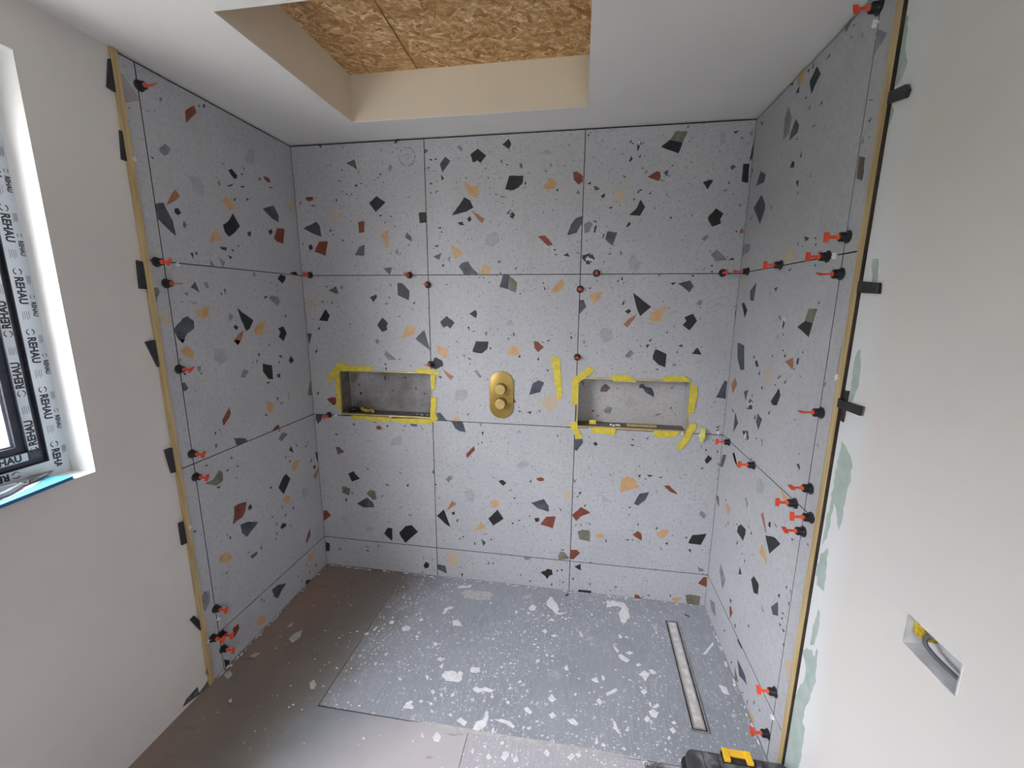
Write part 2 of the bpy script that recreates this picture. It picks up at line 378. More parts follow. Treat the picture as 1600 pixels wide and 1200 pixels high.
# ------------------------------------------------------------------ measured outlines in metres (wall, column, row, colour, u,v pairs x 2000)
CHIPS = '''
L13V 1590,4497 1561,4473 1491,4391 1491,4375 1586,4320
L03R 1157,4447 1139,4467 1074,4520 1059,4478 1116,4417 1159,4372 1159,4404
L03G 1399,4118 1351,4165 1307,4147 1343,4100 1369,4081 1398,4098
L03k 1032,4546 1017,4539 1030,4527
L03k 987,4567 972,4567 980,4541 991,4546
L03k 856,4180 849,4168 885,4193
L03K 820,4152 781,4168 727,4134 738,4106 766,4096 795,4120
L03R 418,4215 351,4217 331,4184 365,4174 404,4186
L03L 570,4389 493,4415 513,4283 610,4264 618,4308
L03L 1201,3993 1114,4019 1068,3957 1092,3877 1144,3897 1181,3897 1177,3956
L03O 945,4035 917,4024 914,4001 934,4005
L03k 842,4024 786,4050 802,4032 836,4018
L03k 707,4054 658,4066 685,4046
L03k 354,4139 303,4146 347,4129
L03k 483,4175 453,4191 470,4161
L03k 652,4218 639,4215 648,4197
L03k 689,4157 660,4168 676,4150
L03k 1472,4048 1450,4042 1457,4034
L03g 953,4064 935,4062 949,4052
L03g 1341,4460 1327,4457 1333,4439 1346,4438
L03g 1456,4333 1429,4340 1449,4325
L13g 1573,4304 1557,4307 1568,4291
L03B 1408,3744 1377,3805 1323,3874 1290,3840 1330,3799 1366,3774
L03D 1484,3743 1426,3764 1415,3730 1375,3652 1367,3550 1379,3558 1436,3602 1484,3645
L03K 1350,3739 1321,3750 1300,3720 1329,3699 1351,3710
L03g 1289,3667 1270,3640 1291,3617 1300,3635
L03T 913,3891 871,3936 804,3899 791,3864 846,3833 883,3859
L03K 937,3704 879,3742 824,3813 762,3723 816,3668 891,3616 929,3650
L03T 1095,3539 1013,3661 965,3577 1032,3562
L03R 364,3682 301,3783 199,3793 234,3649 319,3655
L03D 470,3923 320,3984 269,3906 273,3840 357,3857
L03P 148,4084 64,4083 23,4037 43,4003 102,3993
L03k 422,3737 382,3757 376,3732 407,3707
L03k 681,3683 646,3695 652,3658 681,3659
L03k 1270,3441 1248,3444 1251,3407
L03k 1228,3456 1210,3453 1219,3431
L03k 990,3523 930,3525 944,3501 979,3508
L03k 921,3464 886,3456 903,3437
L03k 883,3520 855,3512 871,3501
L03k 809,3560 791,3560 804,3547
L03G 1023,3441 958,3408 993,3364 994,3364
L03g 1102,3411 1075,3370 1095,3364 1103,3364
L02K 365,3310 323,3353 254,3341 254,3314 302,3266
L03g 163,3385 75,3384 78,3364 158,3364
L02g 674,3336 648,3344 651,3300
L02D 1305,3191 1262,3237 1238,3155 1266,3173
L02g 1188,3230 1156,3232 1151,3193 1174,3198
L02g 1364,3149 1334,3155 1344,3129
L02g 1327,3087 1268,3079 1294,3071
L02k 1047,3152 1032,3158 1035,3137
L02k 1006,3187 992,3188 998,3149
L02k 564,3137 518,3141 558,3117
L03k 654,3973 630,3966 649,3950
L03k 796,3929 774,3945 787,3914
L02G 511,3124 469,3152 394,3139 361,3092 407,3048
L02T 1300,3014 1167,3058 1185,2998 1240,2936
L12G 1594,3178 1559,3182 1546,3155 1575,3115 1594,3046 1594,3047
L12P 1594,2988 1503,3010 1506,2898 1591,2948 1594,2982
L02D 1484,2895 1444,2931 1411,2961 1367,2981 1320,2942 1324,2888 1387,2854 1435,2783 1467,2818 1484,2864
L02K 895,3043 854,3004 730,2925 779,2857 823,2834 865,2930
L02T 736,2842 690,2885 578,2919 643,2783 721,2793
L02K 958,2879 932,2896 905,2870 932,2850
L02B 973,2759 922,2810 851,2845 879,2782 935,2722
L02K 428,2830 354,2854 313,2781 369,2706 430,2754 397,2800
L02g 990,2959 971,2988 953,2958 980,2929
L02g 325,2959 287,2965 302,2930
L02g 679,3248 670,3255 672,3236
L02g 398,3248 377,3255 381,3228
L02g 395,3201 372,3194 388,3180
L02g 451,3276 444,3259 462,3265
L02g 669,3198 657,3192 671,3186
L02g 1464,3086 1453,3086 1460,3078
L02g 1403,3086 1379,3089 1393,3078
L02g 1460,3043 1449,3040 1455,3035
L02D 1458,2811 1410,2812 1436,2783
L02T 1468,2727 1407,2764 1349,2710 1373,2662 1440,2691
L02g 1480,2671 1463,2677 1473,2650
L02L 1171,2719 1074,2702 1077,2658 1057,2610 1133,2576 1185,2627
L02G 946,2444 899,2507 849,2487 896,2429
L02K 672,2526 560,2493 565,2358 621,2371 683,2455
L02K 323,2507 283,2549 244,2493 294,2473
L02k 719,2621 695,2621 707,2595
L02k 743,2569 733,2561 744,2532
L02k 458,2571 411,2569 424,2547
L02k 502,2393 465,2393 469,2361 497,2366
L02k 651,2348 609,2337 636,2328
L02k 466,2513 451,2517 460,2492
L02g 1344,2591 1315,2592 1320,2562 1338,2557
L02k 1466,2557 1440,2565 1452,2547
L02k 1323,2541 1305,2543 1319,2530
L02k 800,2556 786,2547 795,2542
L02k 580,2691 558,2689 568,2677
L02D 1484,2496 1465,2497 1440,2448 1465,2430 1484,2433
L02k 1404,2425 1374,2403 1395,2415
L02B 969,2764 890,2763 933,2721
L02R 1189,2122 1133,2181 1098,2215 1093,2159 1127,2116 1179,2073
L02T 688,2150 673,2172 588,2113 610,2045 668,2054
L02k 543,2169 520,2166 529,2139
L02g 506,2106 458,2109 480,2087
L02k 1272,2044 1256,2048 1269,2021
L02k 1232,2055 1219,2056 1223,2043
L02O 1286,1953 1263,1953 1263,1918 1286,1911
L02D 1094,1938 975,1899 951,1864 1071,1864
L02R 650,1864 592,1899 545,1899 550,1866 572,1864
L01O 579,1756 510,1810 442,1767 542,1725
L01k 562,1849 535,1838 555,1831
L02k 714,2053 683,2031 706,2031
L02L 379,2187 349,2188 359,2113 389,2113
L01K 447,1593 413,1632 384,1546
L01T 444,1411 392,1449 313,1448 337,1383 397,1336
L01K 648,1276 576,1351 524,1374 469,1297 523,1241 585,1179
L01O 1422,1669 1342,1671 1282,1724 1247,1695 1256,1621 1320,1603
L01k 1322,1594 1284,1584 1305,1573
L01k 1214,1693 1180,1691 1202,1680
L01k 1108,1704 1080,1675 1091,1673
L01k 1395,1807 1370,1811 1384,1797
L01K 34,1429 3,1412 3,1297 22,1337
L01B 111,1165 3,1231 3,1220 65,1113
L01k 91,1276 55,1277 59,1243 90,1252
L01L 298,1115 212,1083 211,1004 293,993 328,1060
L01k 344,1637 318,1599 329,1595
L01k 192,1555 170,1555 184,1534
L01k 155,1580 143,1584 152,1549
L01k 519,1548 494,1546 507,1533
L01k 468,1486 429,1478 451,1469
L01k 127,1361 106,1377 117,1334
L01k 1151,1793 1133,1774 1147,1770
L01k 1124,1594 1111,1585 1119,1580
L01k 754,1339 730,1321 749,1309
L02O 77,2094 18,2238 3,2236 3,2071
L01T 614,1131 548,1155 498,1102 520,1056 567,1062
L01R 1183,1346 1127,1348 1048,1327 1070,1251 1109,1210 1166,1210 1219,1201 1190,1284
L01k 1035,1264 1010,1283 996,1244 1032,1237
L01D 1142,1156 1054,1136 944,1072 1016,1038 1092,1006 1137,1071
L01T 1395,971 1372,998 1313,1001 1269,942 1267,910 1347,909
L01N 1081,807 1004,803 992,779 1063,770
L01k 1111,853 1059,851 1090,846
L01k 956,806 928,828 946,793
L01O 1352,834 1329,824 1341,800
L01K 680,866 639,892 591,855 606,831 665,840
L01R 330,489 287,564 242,609 246,532 316,465
L00D 876,311 797,302 680,235 756,206 817,165 863,222
L00T 343,270 298,320 229,267 266,219
L00K 406,21 379,57 317,16 323,3 371,3
L00T 1121,117 1050,161 1000,112 1003,65 1072,68
L00R 1357,288 1295,284 1292,232 1339,201 1357,192
L11G 1591,757 1566,806 1516,784 1525,687 1574,643 1594,648 1594,726
L11k 1573,1343 1546,1338 1563,1326
L01k 1464,765 1452,767 1462,757
L00k 328,101 302,123 318,91
L00k 462,93 439,101 452,82
L00k 510,198 490,192 499,178
L01k 1269,1118 1251,1102 1261,1083
L01k 612,948 571,969 594,943
L01k 744,923 705,943 726,920
L01k 748,829 720,840 737,818
L01k 763,789 748,794 757,771
L01k 780,1035 755,1029 765,1017
L01k 635,1051 616,1077 626,1044
L01k 483,973 456,981 472,952
L00k 222,116 195,139 199,106
L00k 992,280 982,287 989,243
L00k 1019,316 1007,309 1017,279
L01k 1292,1144 1278,1147 1286,1135
L00k 355,231 343,239 353,198
L01k 553,823 517,799 545,810
L00K 1480,93 1427,35 1438,3 1476,3
B03k 323,4575 332,4593 304,4610
B03g 554,4560 564,4557 552,4595
B03K 1080,4575 1115,4580 1145,4611 1116,4611 1102,4592
B03N 696,4362 673,4456 587,4423
B03G 1034,4324 1060,4375 1036,4400 1012,4352
B03k 497,4261 512,4268 483,4272
B03k 730,4230 745,4237 709,4238
B03k 689,4207 679,4229 656,4217
B03k 568,4131 581,4147 561,4139
B03k 620,4131 628,4136 611,4150
B03k 534,4356 542,4369 528,4372
B03k 703,4327 713,4336 698,4340
B03k 870,4255 877,4260 868,4268
B03k 937,4299 943,4317 924,4312
B03k 903,4275 915,4281 901,4288
B03R 149,4086 201,4098 199,4127 138,4129 110,4116
B03k 191,4040 222,4050 168,4049
B03k 59,4065 65,4092 47,4072
B03k 456,4073 461,4099 443,4093
B03P 422,3900 502,3945 446,3998 374,3997
B03K 867,3968 974,4054 883,4115 802,4050
B03k 915,3924 931,3937 894,3935
B03R 674,3772 732,3782 736,3887 672,3878
B03D 181,3771 259,3743 250,3848 215,3891 62,3829
B03R 290,3556 326,3701 228,3693 165,3599
B03k 120,3617 152,3633 140,3667 107,3654
B03D 717,3555 724,3658 667,3639 612,3559
B03T 939,3701 943,3635 965,3624 988,3648 981,3714 989,3799 898,3748
B03D 1230,3677 1229,3723 1180,3772 1160,3724
B03g 1090,3553 1074,3613 1051,3581
B03g 1202,3634 1207,3658 1178,3652
B03K 1316,3853 1382,3855 1383,3863 1383,3951 1309,3949
B03D 979,3364 980,3364 1006,3438 917,3430
B03k 372,3792 370,3819 353,3799
B03k 391,3754 400,3762 386,3771
B03k 490,3696 505,3702 476,3716
B03k 1063,3817 1066,3836 1056,3830
B03k 956,3858 964,3871 949,3869
B03k 1021,3915 1032,3925 1010,3928
B03k 46,3669 54,3676 41,3696
L03g 161,3374 95,3392 77,3366
B03k 1005,3561 1011,3574 999,3571
B03k 1105,3564 1116,3573 1102,3577
B03g 740,3411 746,3419 736,3429
B03g 608,3447 624,3457 602,3464
B13D 1389,4471 1427,4498 1389,4517
B13k 1461,4409 1455,4425 1432,4417
B13k 1509,4414 1503,4428 1482,4420
B13k 1429,4339 1432,4356 1411,4348
B13k 1441,4199 1462,4204 1435,4218
B13k 1445,4117 1446,4131 1431,4125
B13k 1494,4123 1501,4141 1483,4129
B13g 1483,4308 1489,4320 1465,4315
B13D 1561,4299 1603,4352 1642,4401 1592,4439 1536,4373
B13k 1552,4236 1573,4249 1547,4281
B13G 1747,4471 1764,4494 1732,4531 1708,4517
B13K 1859,4375 1899,4393 1932,4368 1985,4431 1907,4493 1833,4444
B13K 2200,4474 2219,4513 2199,4561 2135,4517
B13O 2310,4301 2329,4321 2316,4351 2294,4340
B13O 2126,4354 2139,4359 2135,4391 2116,4384
B13k 2183,4337 2196,4345 2168,4349
B13T 1782,4162 1815,4100 1882,4063 1903,4091 1913,4164 1830,4170 1767,4221
B13K 2240,4121 2286,4139 2327,4179 2337,4243 2201,4247 2164,4131
B13k 2351,4160 2363,4180 2348,4190
B13k 2004,4227 2010,4239 1997,4242
B13k 2140,4004 2146,4016 2136,4014
B13T 2579,4113 2630,4127 2650,4176 2569,4218 2516,4125
B13k 2652,4096 2658,4122 2639,4109
B13g 2541,4260 2550,4279 2521,4284
B13g 2590,4301 2596,4328 2574,4340
B13R 2800,4185 2839,4149 2875,4171 2879,4217 2822,4260 2785,4256
B13k 2841,4078 2840,4102 2825,4073
B13L 2512,4413 2610,4414 2555,4457 2502,4436
B13K 1792,3946 1858,3981 1828,4044 1770,4074 1643,3915
B13B 1900,3874 1941,3838 1968,3879 1887,3925 1836,3957
B13K 1811,3851 1839,3869 1826,3904 1794,3883
B13k 1722,3828 1760,3825 1743,3853 1706,3847
B13k 1526,3797 1534,3813 1498,3805
B13k 1542,3755 1546,3771 1528,3768
B13M 2238,3866 2262,3902 2215,3955 2176,3917
B13D 2835,3730 2882,3810 2882,3880 2824,3858 2781,3804 2752,3713
B13R 2574,3621 2619,3629 2586,3673 2546,3715 2474,3712
B13k 2644,3575 2646,3591 2627,3588
B13k 2650,3535 2667,3541 2641,3548
B13k 2778,3521 2757,3552 2726,3534
B13g 2867,3539 2860,3564 2841,3558
B13L 1973,3639 2055,3619 2113,3675 2096,3751 1988,3734 1974,3696
B13T 1667,3507 1756,3561 1697,3611 1627,3640
B13D 1501,3502 1537,3571 1448,3538
B13g 1617,3481 1611,3534 1589,3508
B13k 1545,3436 1557,3462 1531,3456
B13D 1735,3402 1754,3364 1807,3364 1902,3368 1840,3427 1799,3486 1736,3474 1703,3435
B13T 1936,3364 2007,3364 2023,3419 1979,3461 1926,3407
B13O 2102,3464 2130,3477 2116,3496 2089,3484
B13k 2272,3409 2289,3437 2259,3411
B13k 2119,3367 2130,3367 2109,3393
B13k 1493,3627 1501,3646 1458,3634
B13k 1453,3604 1457,3617 1447,3614
B13g 2076,4079 2096,4091 2063,4104
B13g 2129,4059 2155,4065 2116,4084
B13k 1794,4235 1797,4247 1784,4248
B13g 1791,4392 1794,4401 1786,4398
B13k 2320,4375 2322,4380 2316,4383
B23M 3339,4399 3361,4436 3383,4475 3365,4482 3340,4495 3334,4449
B23k 3284,4475 3285,4498 3268,4475
B23k 3299,4459 3304,4474 3289,4469
B23k 3384,4464 3395,4472 3377,4476
B23k 3369,4351 3371,4378 3357,4355
B23k 3283,4321 3300,4340 3292,4364 3276,4330
B23O 3611,4481 3713,4453 3748,4538 3647,4547
B23K 3685,4369 3713,4453 3605,4481 3537,4428
B23k 3751,4570 3753,4590 3739,4570
B23L 4018,4433 4064,4430 4049,4526 4015,4522
B23k 4136,4504 4157,4523 4118,4516
B23g 4206,4451 4190,4477 4174,4464
B23K 4221,4123 4274,4110 4269,4261 4218,4262
B23R 3532,4152 3551,4177 3545,4225 3514,4234 3438,4191
B23G 3418,4212 3442,4229 3428,4247 3405,4230
B23D 3594,4188 3610,4199 3611,4240 3572,4224
B23k 3645,4269 3650,4281 3632,4279
B23k 3623,4184 3630,4196 3614,4193
B23k 3565,4153 3574,4162 3556,4160
B23N 2987,4094 3037,4101 3004,4128 2975,4133
B23k 2946,4146 2949,4168 2920,4153
B23k 3060,4027 3078,4045 3071,4063 3046,4046
B23k 3135,3933 3153,3951 3121,3945
B23P 3210,3955 3249,4033 3284,4128 3202,4095 3151,4058
B23K 3950,4069 3989,4143 3955,4148 3906,4129
B23D 4131,4218 4163,4240 4144,4260 4117,4245
B23g 4107,4046 4111,4070 4071,4059
B23k 4122,4104 4125,4127 4112,4116
B23k 4230,3926 4237,3934 4213,3938
B23K 3397,3868 3436,3943 3391,4004 3362,3933 3302,3876
B23k 3336,4000 3345,4008 3325,4016
B23k 3373,4059 3377,4089 3360,4066
B23k 3390,4076 3405,4090 3377,4086
B23k 3472,4047 3483,4073 3460,4050
B23K 3982,3808 4016,3761 4087,3788 4076,3818 4099,3865 4035,3914 3973,3838
B23k 3671,3837 3664,3854 3649,3842
B23G 2911,3722 2956,3744 2980,3806 2946,3832 2901,3808
B23k 3009,3818 3011,3831 2978,3838
B23K 3006,3731 3019,3793 3006,3793 2989,3731
B23D 3163,3614 3183,3658 3205,3727 3115,3741 3100,3672
B23D 3079,3679 3094,3716 3084,3723 3070,3679
B23k 3295,3775 3319,3799 3302,3812 3282,3781
B23G 3967,3639 3997,3685 3969,3691 3935,3658
B23G 4074,3465 4172,3477 4122,3526 4068,3570 4029,3521
B23k 4225,3479 4209,3495 4181,3477
B23M 2889,3521 2907,3476 2942,3430 3016,3501 2977,3556 2889,3529
B23k 3148,3536 3160,3551 3132,3541
B23k 3249,3524 3253,3549 3237,3569
B23L 3330,3395 3402,3382 3435,3459 3347,3542 3319,3472
B23k 4048,3416 4052,3434 4034,3435
B23k 4055,3366 4057,3385 4039,3378
B23B 4253,3697 4282,3706 4266,3748 4244,3712
B23k 4223,3709 4227,3725 4210,3719
B23k 3241,4192 3246,4203 3227,4214
B23k 3391,4257 3403,4268 3384,4266
B23k 2913,4545 2920,4557 2904,4563
B23k 3151,3579 3153,3595 3143,3589
B23k 3097,3464 3101,3474 3088,3475
B23k 3353,3651 3357,3661 3346,3662
B23k 3774,3647 3778,3657 3769,3657
B23G 4281,4274 4284,4285 4284,4383 4272,4342
B02N 359,3183 403,3176 381,3253 291,3207
B02g 448,3211 459,3257 427,3246
B02g 277,3232 287,3260 255,3253
B02P 54,2976 137,3140 12,3074
B02K 256,2891 285,2954 243,3018 157,2899
B02K 786,3089 831,3149 822,3170 752,3142
B02g 992,3246 994,3276 963,3267
B02g 929,3063 953,3087 908,3080
B02K 1055,3164 1172,3111 1183,3205 1106,3283 1058,3284
B02k 963,3122 969,3149 956,3142
B02k 1234,3074 1238,3102 1215,3081
B02g 1212,3015 1221,3040 1190,3026
B02K 864,2788 926,2811 917,2839 932,2882 877,2936 814,2859
B02T 1148,2743 1217,2773 1235,2837 1141,2860 1079,2716
B02D 1383,2605 1383,2608 1331,2807 1308,2803 1227,2723
B02G 799,2657 831,2687 810,2715 778,2693
B02G 921,2491 1007,2501 903,2591 871,2556
B02g 1061,2502 1046,2517 1022,2501
B02R 243,1972 278,1989 284,2060 226,2065 174,2040
B02D 19,2640 62,2756 6,2759
B02k 99,2552 108,2597 80,2559
B02k 216,3083 226,3101 202,3097
B02k 322,3069 333,3093 312,3083
B02k 148,2799 166,2828 136,2816
B02k 72,2079 86,2114 63,2106
B02k 510,2854 516,2868 500,2865
B02k 1064,2943 1073,2955 1055,2954
B02P 1383,2818 1383,2820 1377,2853 1337,2789
B01D 24,1858 13,1802 39,1747 76,1781 109,1858
B02P 10,2252 40,2307 8,2359
B02k 884,2434 891,2458 873,2453
B02k 887,2379 898,2414 878,2409
B02k 1162,2436 1173,2440 1151,2454
B02L 1357,3144 1379,3144 1383,3170 1383,3190 1351,3171
B12O 2196,3219 2274,3190 2286,3285 2205,3357
B12D 2196,3222 2205,3357 2143,3357 2109,3246
B12G 1957,3314 1964,3338 1930,3345
B13k 2122,3364 2124,3364 2109,3383
B12k 1577,3259 1586,3270 1569,3273
B12k 2011,3280 2019,3289 2003,3292
B12k 2535,3274 2548,3278 2528,3291
B12k 2549,3220 2563,3220 2542,3252
B12k 2584,3225 2592,3222 2582,3245
B12k 2315,3175 2328,3180 2308,3187
B12T 2663,3194 2721,3220 2746,3278 2712,3316 2654,3265 2601,3191
B12K 1529,2841 1573,2860 1601,2832 1649,2894 1568,2960 1498,2896
B12K 1870,2939 1884,2983 1866,3024 1803,2983
B12k 1801,2817 1801,2855 1783,2852
B12O 1968,2769 1989,2779 1982,2811 1958,2799
B12k 1847,2803 1861,2809 1832,2814
B12g 2207,2724 2214,2753 2186,2748
B12k 2256,2763 2263,2791 2245,2804
B12T 1470,2578 1557,2530 1578,2633 1501,2643 1433,2684
B12K 1851,2597 1930,2589 1991,2647 2000,2710 1867,2711 1830,2608
B12k 2014,2626 2027,2645 2010,2654
B12T 2229,2576 2299,2584 2316,2640 2245,2684 2187,2598
B12R 2462,2657 2500,2614 2557,2666 2498,2717 2454,2723
B12k 2539,2714 2560,2707 2532,2727
B12k 2601,2723 2614,2736 2580,2732
B12k 2822,2746 2828,2773 2808,2773
B12P 2882,2687 2869,2741 2837,2700
B22P 2889,2877 2893,2815 2928,2855 2889,2893
B22D 2889,2995 2952,3059 2927,3123 2889,3123
B12K 1389,2434 1390,2424 1435,2411 1521,2450 1505,2507 1434,2538 1389,2464
B12B 1553,2349 1596,2299 1631,2340 1576,2371 1502,2423
B12k 1484,2317 1500,2335 1463,2338
B12g 1749,2542 1757,2571 1727,2570
B12k 1792,2526 1821,2527 1785,2543
B12k 2321,2557 2320,2585 2299,2563
B12k 2509,2534 2508,2569 2492,2541
B12k 1806,2469 1813,2480 1796,2479
B12k 1671,2696 1680,2710 1663,2707
B12G 1907,2332 1929,2354 1871,2420 1849,2402
B12L 1637,2101 1711,2082 1776,2130 1766,2213 1654,2206 1638,2153
B12L 2179,2874 2266,2879 2227,2933 2165,2898
B12D 2528,2211 2565,2312 2505,2335 2450,2294 2416,2178
B12P 2559,2069 2638,2017 2702,2061 2689,2196 2516,2135
B12D 1449,1867 1494,1864 1546,1864 1474,1948 1428,1942
B12T 1641,1864 1680,1864 1688,1886 1648,1922 1597,1874
B12N 2253,2091 2289,2097 2253,2139
B12k 2311,2040 2318,2051 2304,2050
B12k 2319,1993 2340,2003 2304,2010
B12k 2433,1983 2440,2008 2398,1996
B12g 2525,1995 2539,2024 2511,2023
B12O 1776,1928 1799,1960 1754,1942
B11D 1594,1858 1630,1784 1675,1756 1751,1745 1715,1857 1700,1858
B12k 2600,2428 2610,2445 2586,2439
B11g 1909,1827 1932,1854 1895,1847
B22T 3021,3081 3067,3129 3108,3205 2971,3171
B22K 3413,3063 3452,2976 3547,3063 3375,3192
B22K 3342,2996 3368,3021 3346,3044 3313,3020
B22B 3343,2867 3393,2938 3426,3001 3351,2951 3302,2902
B22T 3556,2933 3630,2924 3692,3074 3615,3044 3564,3016 3530,2953
B22D 3810,3246 3872,3196 3907,3246 3870,3301 3766,3275
B22k 3724,3262 3748,3286 3706,3279
B22K 3867,2937 3838,2898 3901,2852 3961,2938 3921,3005 3848,2971
B22G 3973,3076 3999,3113 3962,3127 3939,3093
B22L 3095,2764 3135,2719 3217,2759 3199,2851 3110,2864 3089,2814
B22G 3373,2577 3423,2628 3382,2660 3333,2597
B22K 3593,2575 3652,2520 3712,2500 3715,2628 3614,2671 3591,2611
B22K 4028,2629 3984,2695 3941,2634
B22D 3834,2692 3860,2705 3845,2723 3816,2708
B22G 3788,2509 3814,2524 3792,2545 3767,2523
B22k 3812,2633 3817,2662 3805,2645
B22N 3562,2738 3580,2773 3541,2751
B22k 3535,2681 3554,2712 3523,2709
B22k 3642,2469 3655,2481 3627,2483
B22k 3477,2688 3483,2698 3469,2700
B22k 3708,2822 3714,2838 3694,2831
B22g 2945,2708 2958,2726 2943,2743 2930,2725
B22k 2963,2676 2967,2690 2953,2682
B22k 3296,3080 3303,3130 3282,3089
B22k 3316,3096 3318,3117 3309,3096
B22k 3238,3287 3239,3306 3224,3298
B22k 3277,3307 3270,3341 3261,3311
B22D 4278,2216 4277,2383 4253,2392 4190,2226
B22K 4284,2981 4284,3086 4281,3091 4282,2982
B22k 4184,2174 4190,2193 4178,2178
B22k 4234,1932 4259,1955 4217,1937
B22k 4237,1903 4253,1925 4223,1908
B22k 3601,3339 3609,3350 3591,3353
B22k 3890,3332 3902,3346 3879,3349
B22k 3710,3044 3715,3055 3704,3055
B22k 2980,3226 2994,3239 2963,3235
B01R 749,1719 815,1732 769,1768 730,1752
B01D 1148,1783 1207,1778 1208,1807 1123,1807
B01L 895,1540 1027,1565 1023,1675 908,1618
B01N 252,1399 337,1434 278,1492 232,1490
B01K 402,1086 502,1130 454,1175 430,1215 363,1177
B01O 271,942 352,908 377,997 296,1023 271,1007
B01O 644,882 694,895 673,993 624,1004 572,954
B01D 518,778 657,791 642,854 572,903 442,822
B01g 390,924 414,945 379,969
B01k 309,825 327,864 303,871
B01k 604,1241 617,1250 596,1266
B01k 826,1069 850,1080 809,1085
B01k 988,1232 1011,1225 977,1249
B01k 1076,1074 1084,1107 1057,1096
B01k 759,926 769,952 747,936
B01k 472,1751 485,1779 461,1772
B01k 253,1628 272,1641 236,1648
B01k 865,1748 877,1777 856,1776
B01k 727,1798 750,1810 701,1802
B01k 1262,1756 1278,1749 1249,1775
B01k 1050,1721 1054,1738 1040,1727
B01k 1071,1773 1084,1793 1059,1779
B01R 8,562 106,642 54,703 11,690
B01L 270,568 308,619 268,653 233,621
B01L 545,481 629,499 623,545 529,527
B01K 849,389 861,550 807,554 757,474
B01K 965,448 1011,381 1170,537 1098,614 1026,597 940,502
B01g 1097,715 1095,751 1064,730
B01g 975,806 983,829 955,812
B00K 3,224 3,168 48,178 56,277 9,292
B00g 204,205 188,238 157,209
B00k 537,221 557,239 520,239
B00k 532,279 560,278 514,296
B00k 675,298 684,328 664,302
B00k 261,320 271,329 253,336
B00K 1239,79 1279,97 1289,142 1251,170 1218,115
B00k 1222,205 1234,202 1208,228
B00k 1343,70 1355,60 1329,99
B00k 1204,19 1216,41 1191,21
B00k 1326,207 1336,204 1319,231
B10P 1510,215 1547,139 1624,180 1655,240 1635,322 1474,314
B10D 1389,111 1392,87 1497,48 1482,145 1389,153
B10k 1682,26 1687,68 1665,62
B11R 1757,1459 1843,1553 1837,1601 1749,1509
B11k 1931,1719 1939,1761 1920,1759
B11k 1881,1616 1890,1626 1877,1634
B11k 1922,1631 1929,1653 1914,1647
B11G 1542,1164 1599,1225 1561,1248 1509,1201
B11L 1746,967 1816,964 1846,1036 1801,1099 1717,1078
B11K 2147,1173 2188,1210 2139,1241 2099,1224
B11B 1561,862 1627,918 1580,952 1512,831
B11K 1495,667 1555,632 1483,841 1399,757
B11K 1584,782 1610,795 1603,826 1568,809
B11k 1634,698 1647,741 1626,724
B11T 2049,911 2123,952 2099,997 2049,1010 2008,951
B11K 2040,696 2156,792 2090,891 1985,776
B11T 1956,657 1906,733 1824,617
B11D 1926,437 1958,486 1901,525
B11g 1956,583 1981,600 1930,592
B11k 1824,453 1844,446 1828,481
B11k 2018,519 2031,533 2006,536
B11k 1666,492 1665,519 1652,490
B11k 1705,518 1708,542 1691,531
B11k 1389,1129 1399,1114 1407,1141 1389,1131
B01k 1380,1256 1378,1304 1363,1268
B10k 1988,222 1993,250 1971,229
B10k 2037,222 2047,257 2030,236
B10g 1660,134 1671,154 1646,145
B11k 2047,1251 2060,1252 2034,1267
B21D 2889,1624 2914,1616 2973,1708 2967,1746 2889,1738
B21k 3093,1681 3117,1696 3100,1719 3076,1706
B21k 3456,1700 3476,1713 3439,1716
B21k 3457,1763 3476,1764 3443,1780
B21k 3598,1780 3608,1806 3586,1783
B21k 3032,1761 3045,1765 3020,1772
B11R 2532,1254 2584,1264 2583,1289 2548,1302 2500,1283
B11k 2712,1753 2725,1767 2705,1770
B11k 2323,1780 2337,1781 2302,1797
B11P 2822,1064 2867,1086 2870,1157 2767,1165
B11D 2528,944 2643,916 2642,982 2588,1057 2451,1004
B11R 2692,729 2720,870 2618,856 2555,764
B11k 2508,788 2540,801 2539,834 2495,826
B11k 2253,735 2271,750 2244,754
B11k 2765,946 2782,938 2755,973
B11k 2448,1235 2458,1267 2432,1241
B11k 2229,1123 2251,1138 2211,1126
B11k 2273,1032 2287,1052 2260,1044
B11k 2329,779 2343,796 2316,790
B11k 2436,839 2447,844 2432,858
B21R 2889,899 2933,838 2974,889 3079,946 2978,1002 2889,902
B21O 2975,632 3088,615 3079,738 2996,745 2951,716
B21T 3205,665 3233,702 3185,736 3134,662
B21R 3556,711 3613,682 3603,758 3568,787 3513,738
B21T 3768,745 3827,720 3881,821 3811,829 3750,773
B21K 4078,696 4190,693 4234,822 4102,794 4069,708
B21T 3367,1188 3411,1214 3554,1270 3492,1364 3434,1381 3368,1345
B21D 3551,1068 3620,1132 3649,1224 3559,1199 3509,1086
B21L 3195,1062 3266,1092 3191,1159
B21R 3852,1241 3928,1220 3839,1311 3781,1303
B21K 4168,1561 4213,1615 4174,1655 4146,1597
B21G 4196,981 4216,1023 4165,1068 4145,1034
B21k 3468,1031 3486,1047 3454,1041
B21k 3250,628 3261,637 3240,659
B21k 2965,1141 2977,1173 2947,1158
B21k 2939,1107 2951,1130 2928,1114
B21k 3017,1006 3031,1035 3011,1024
B21k 3551,1373 3554,1404 3531,1390
B21k 3643,1387 3674,1404 3618,1409
B21k 3755,1382 3762,1396 3731,1391
B21k 3607,1353 3616,1364 3597,1363
B21k 3565,842 3571,871 3555,860
B21k 3754,824 3761,848 3737,831
B21k 4049,748 4053,771 4033,759
B21k 4099,599 4099,636 4076,625
B21k 3868,659 3870,687 3846,675
B21k 3811,600 3818,606 3801,623
B21k 2988,786 2994,806 2977,799
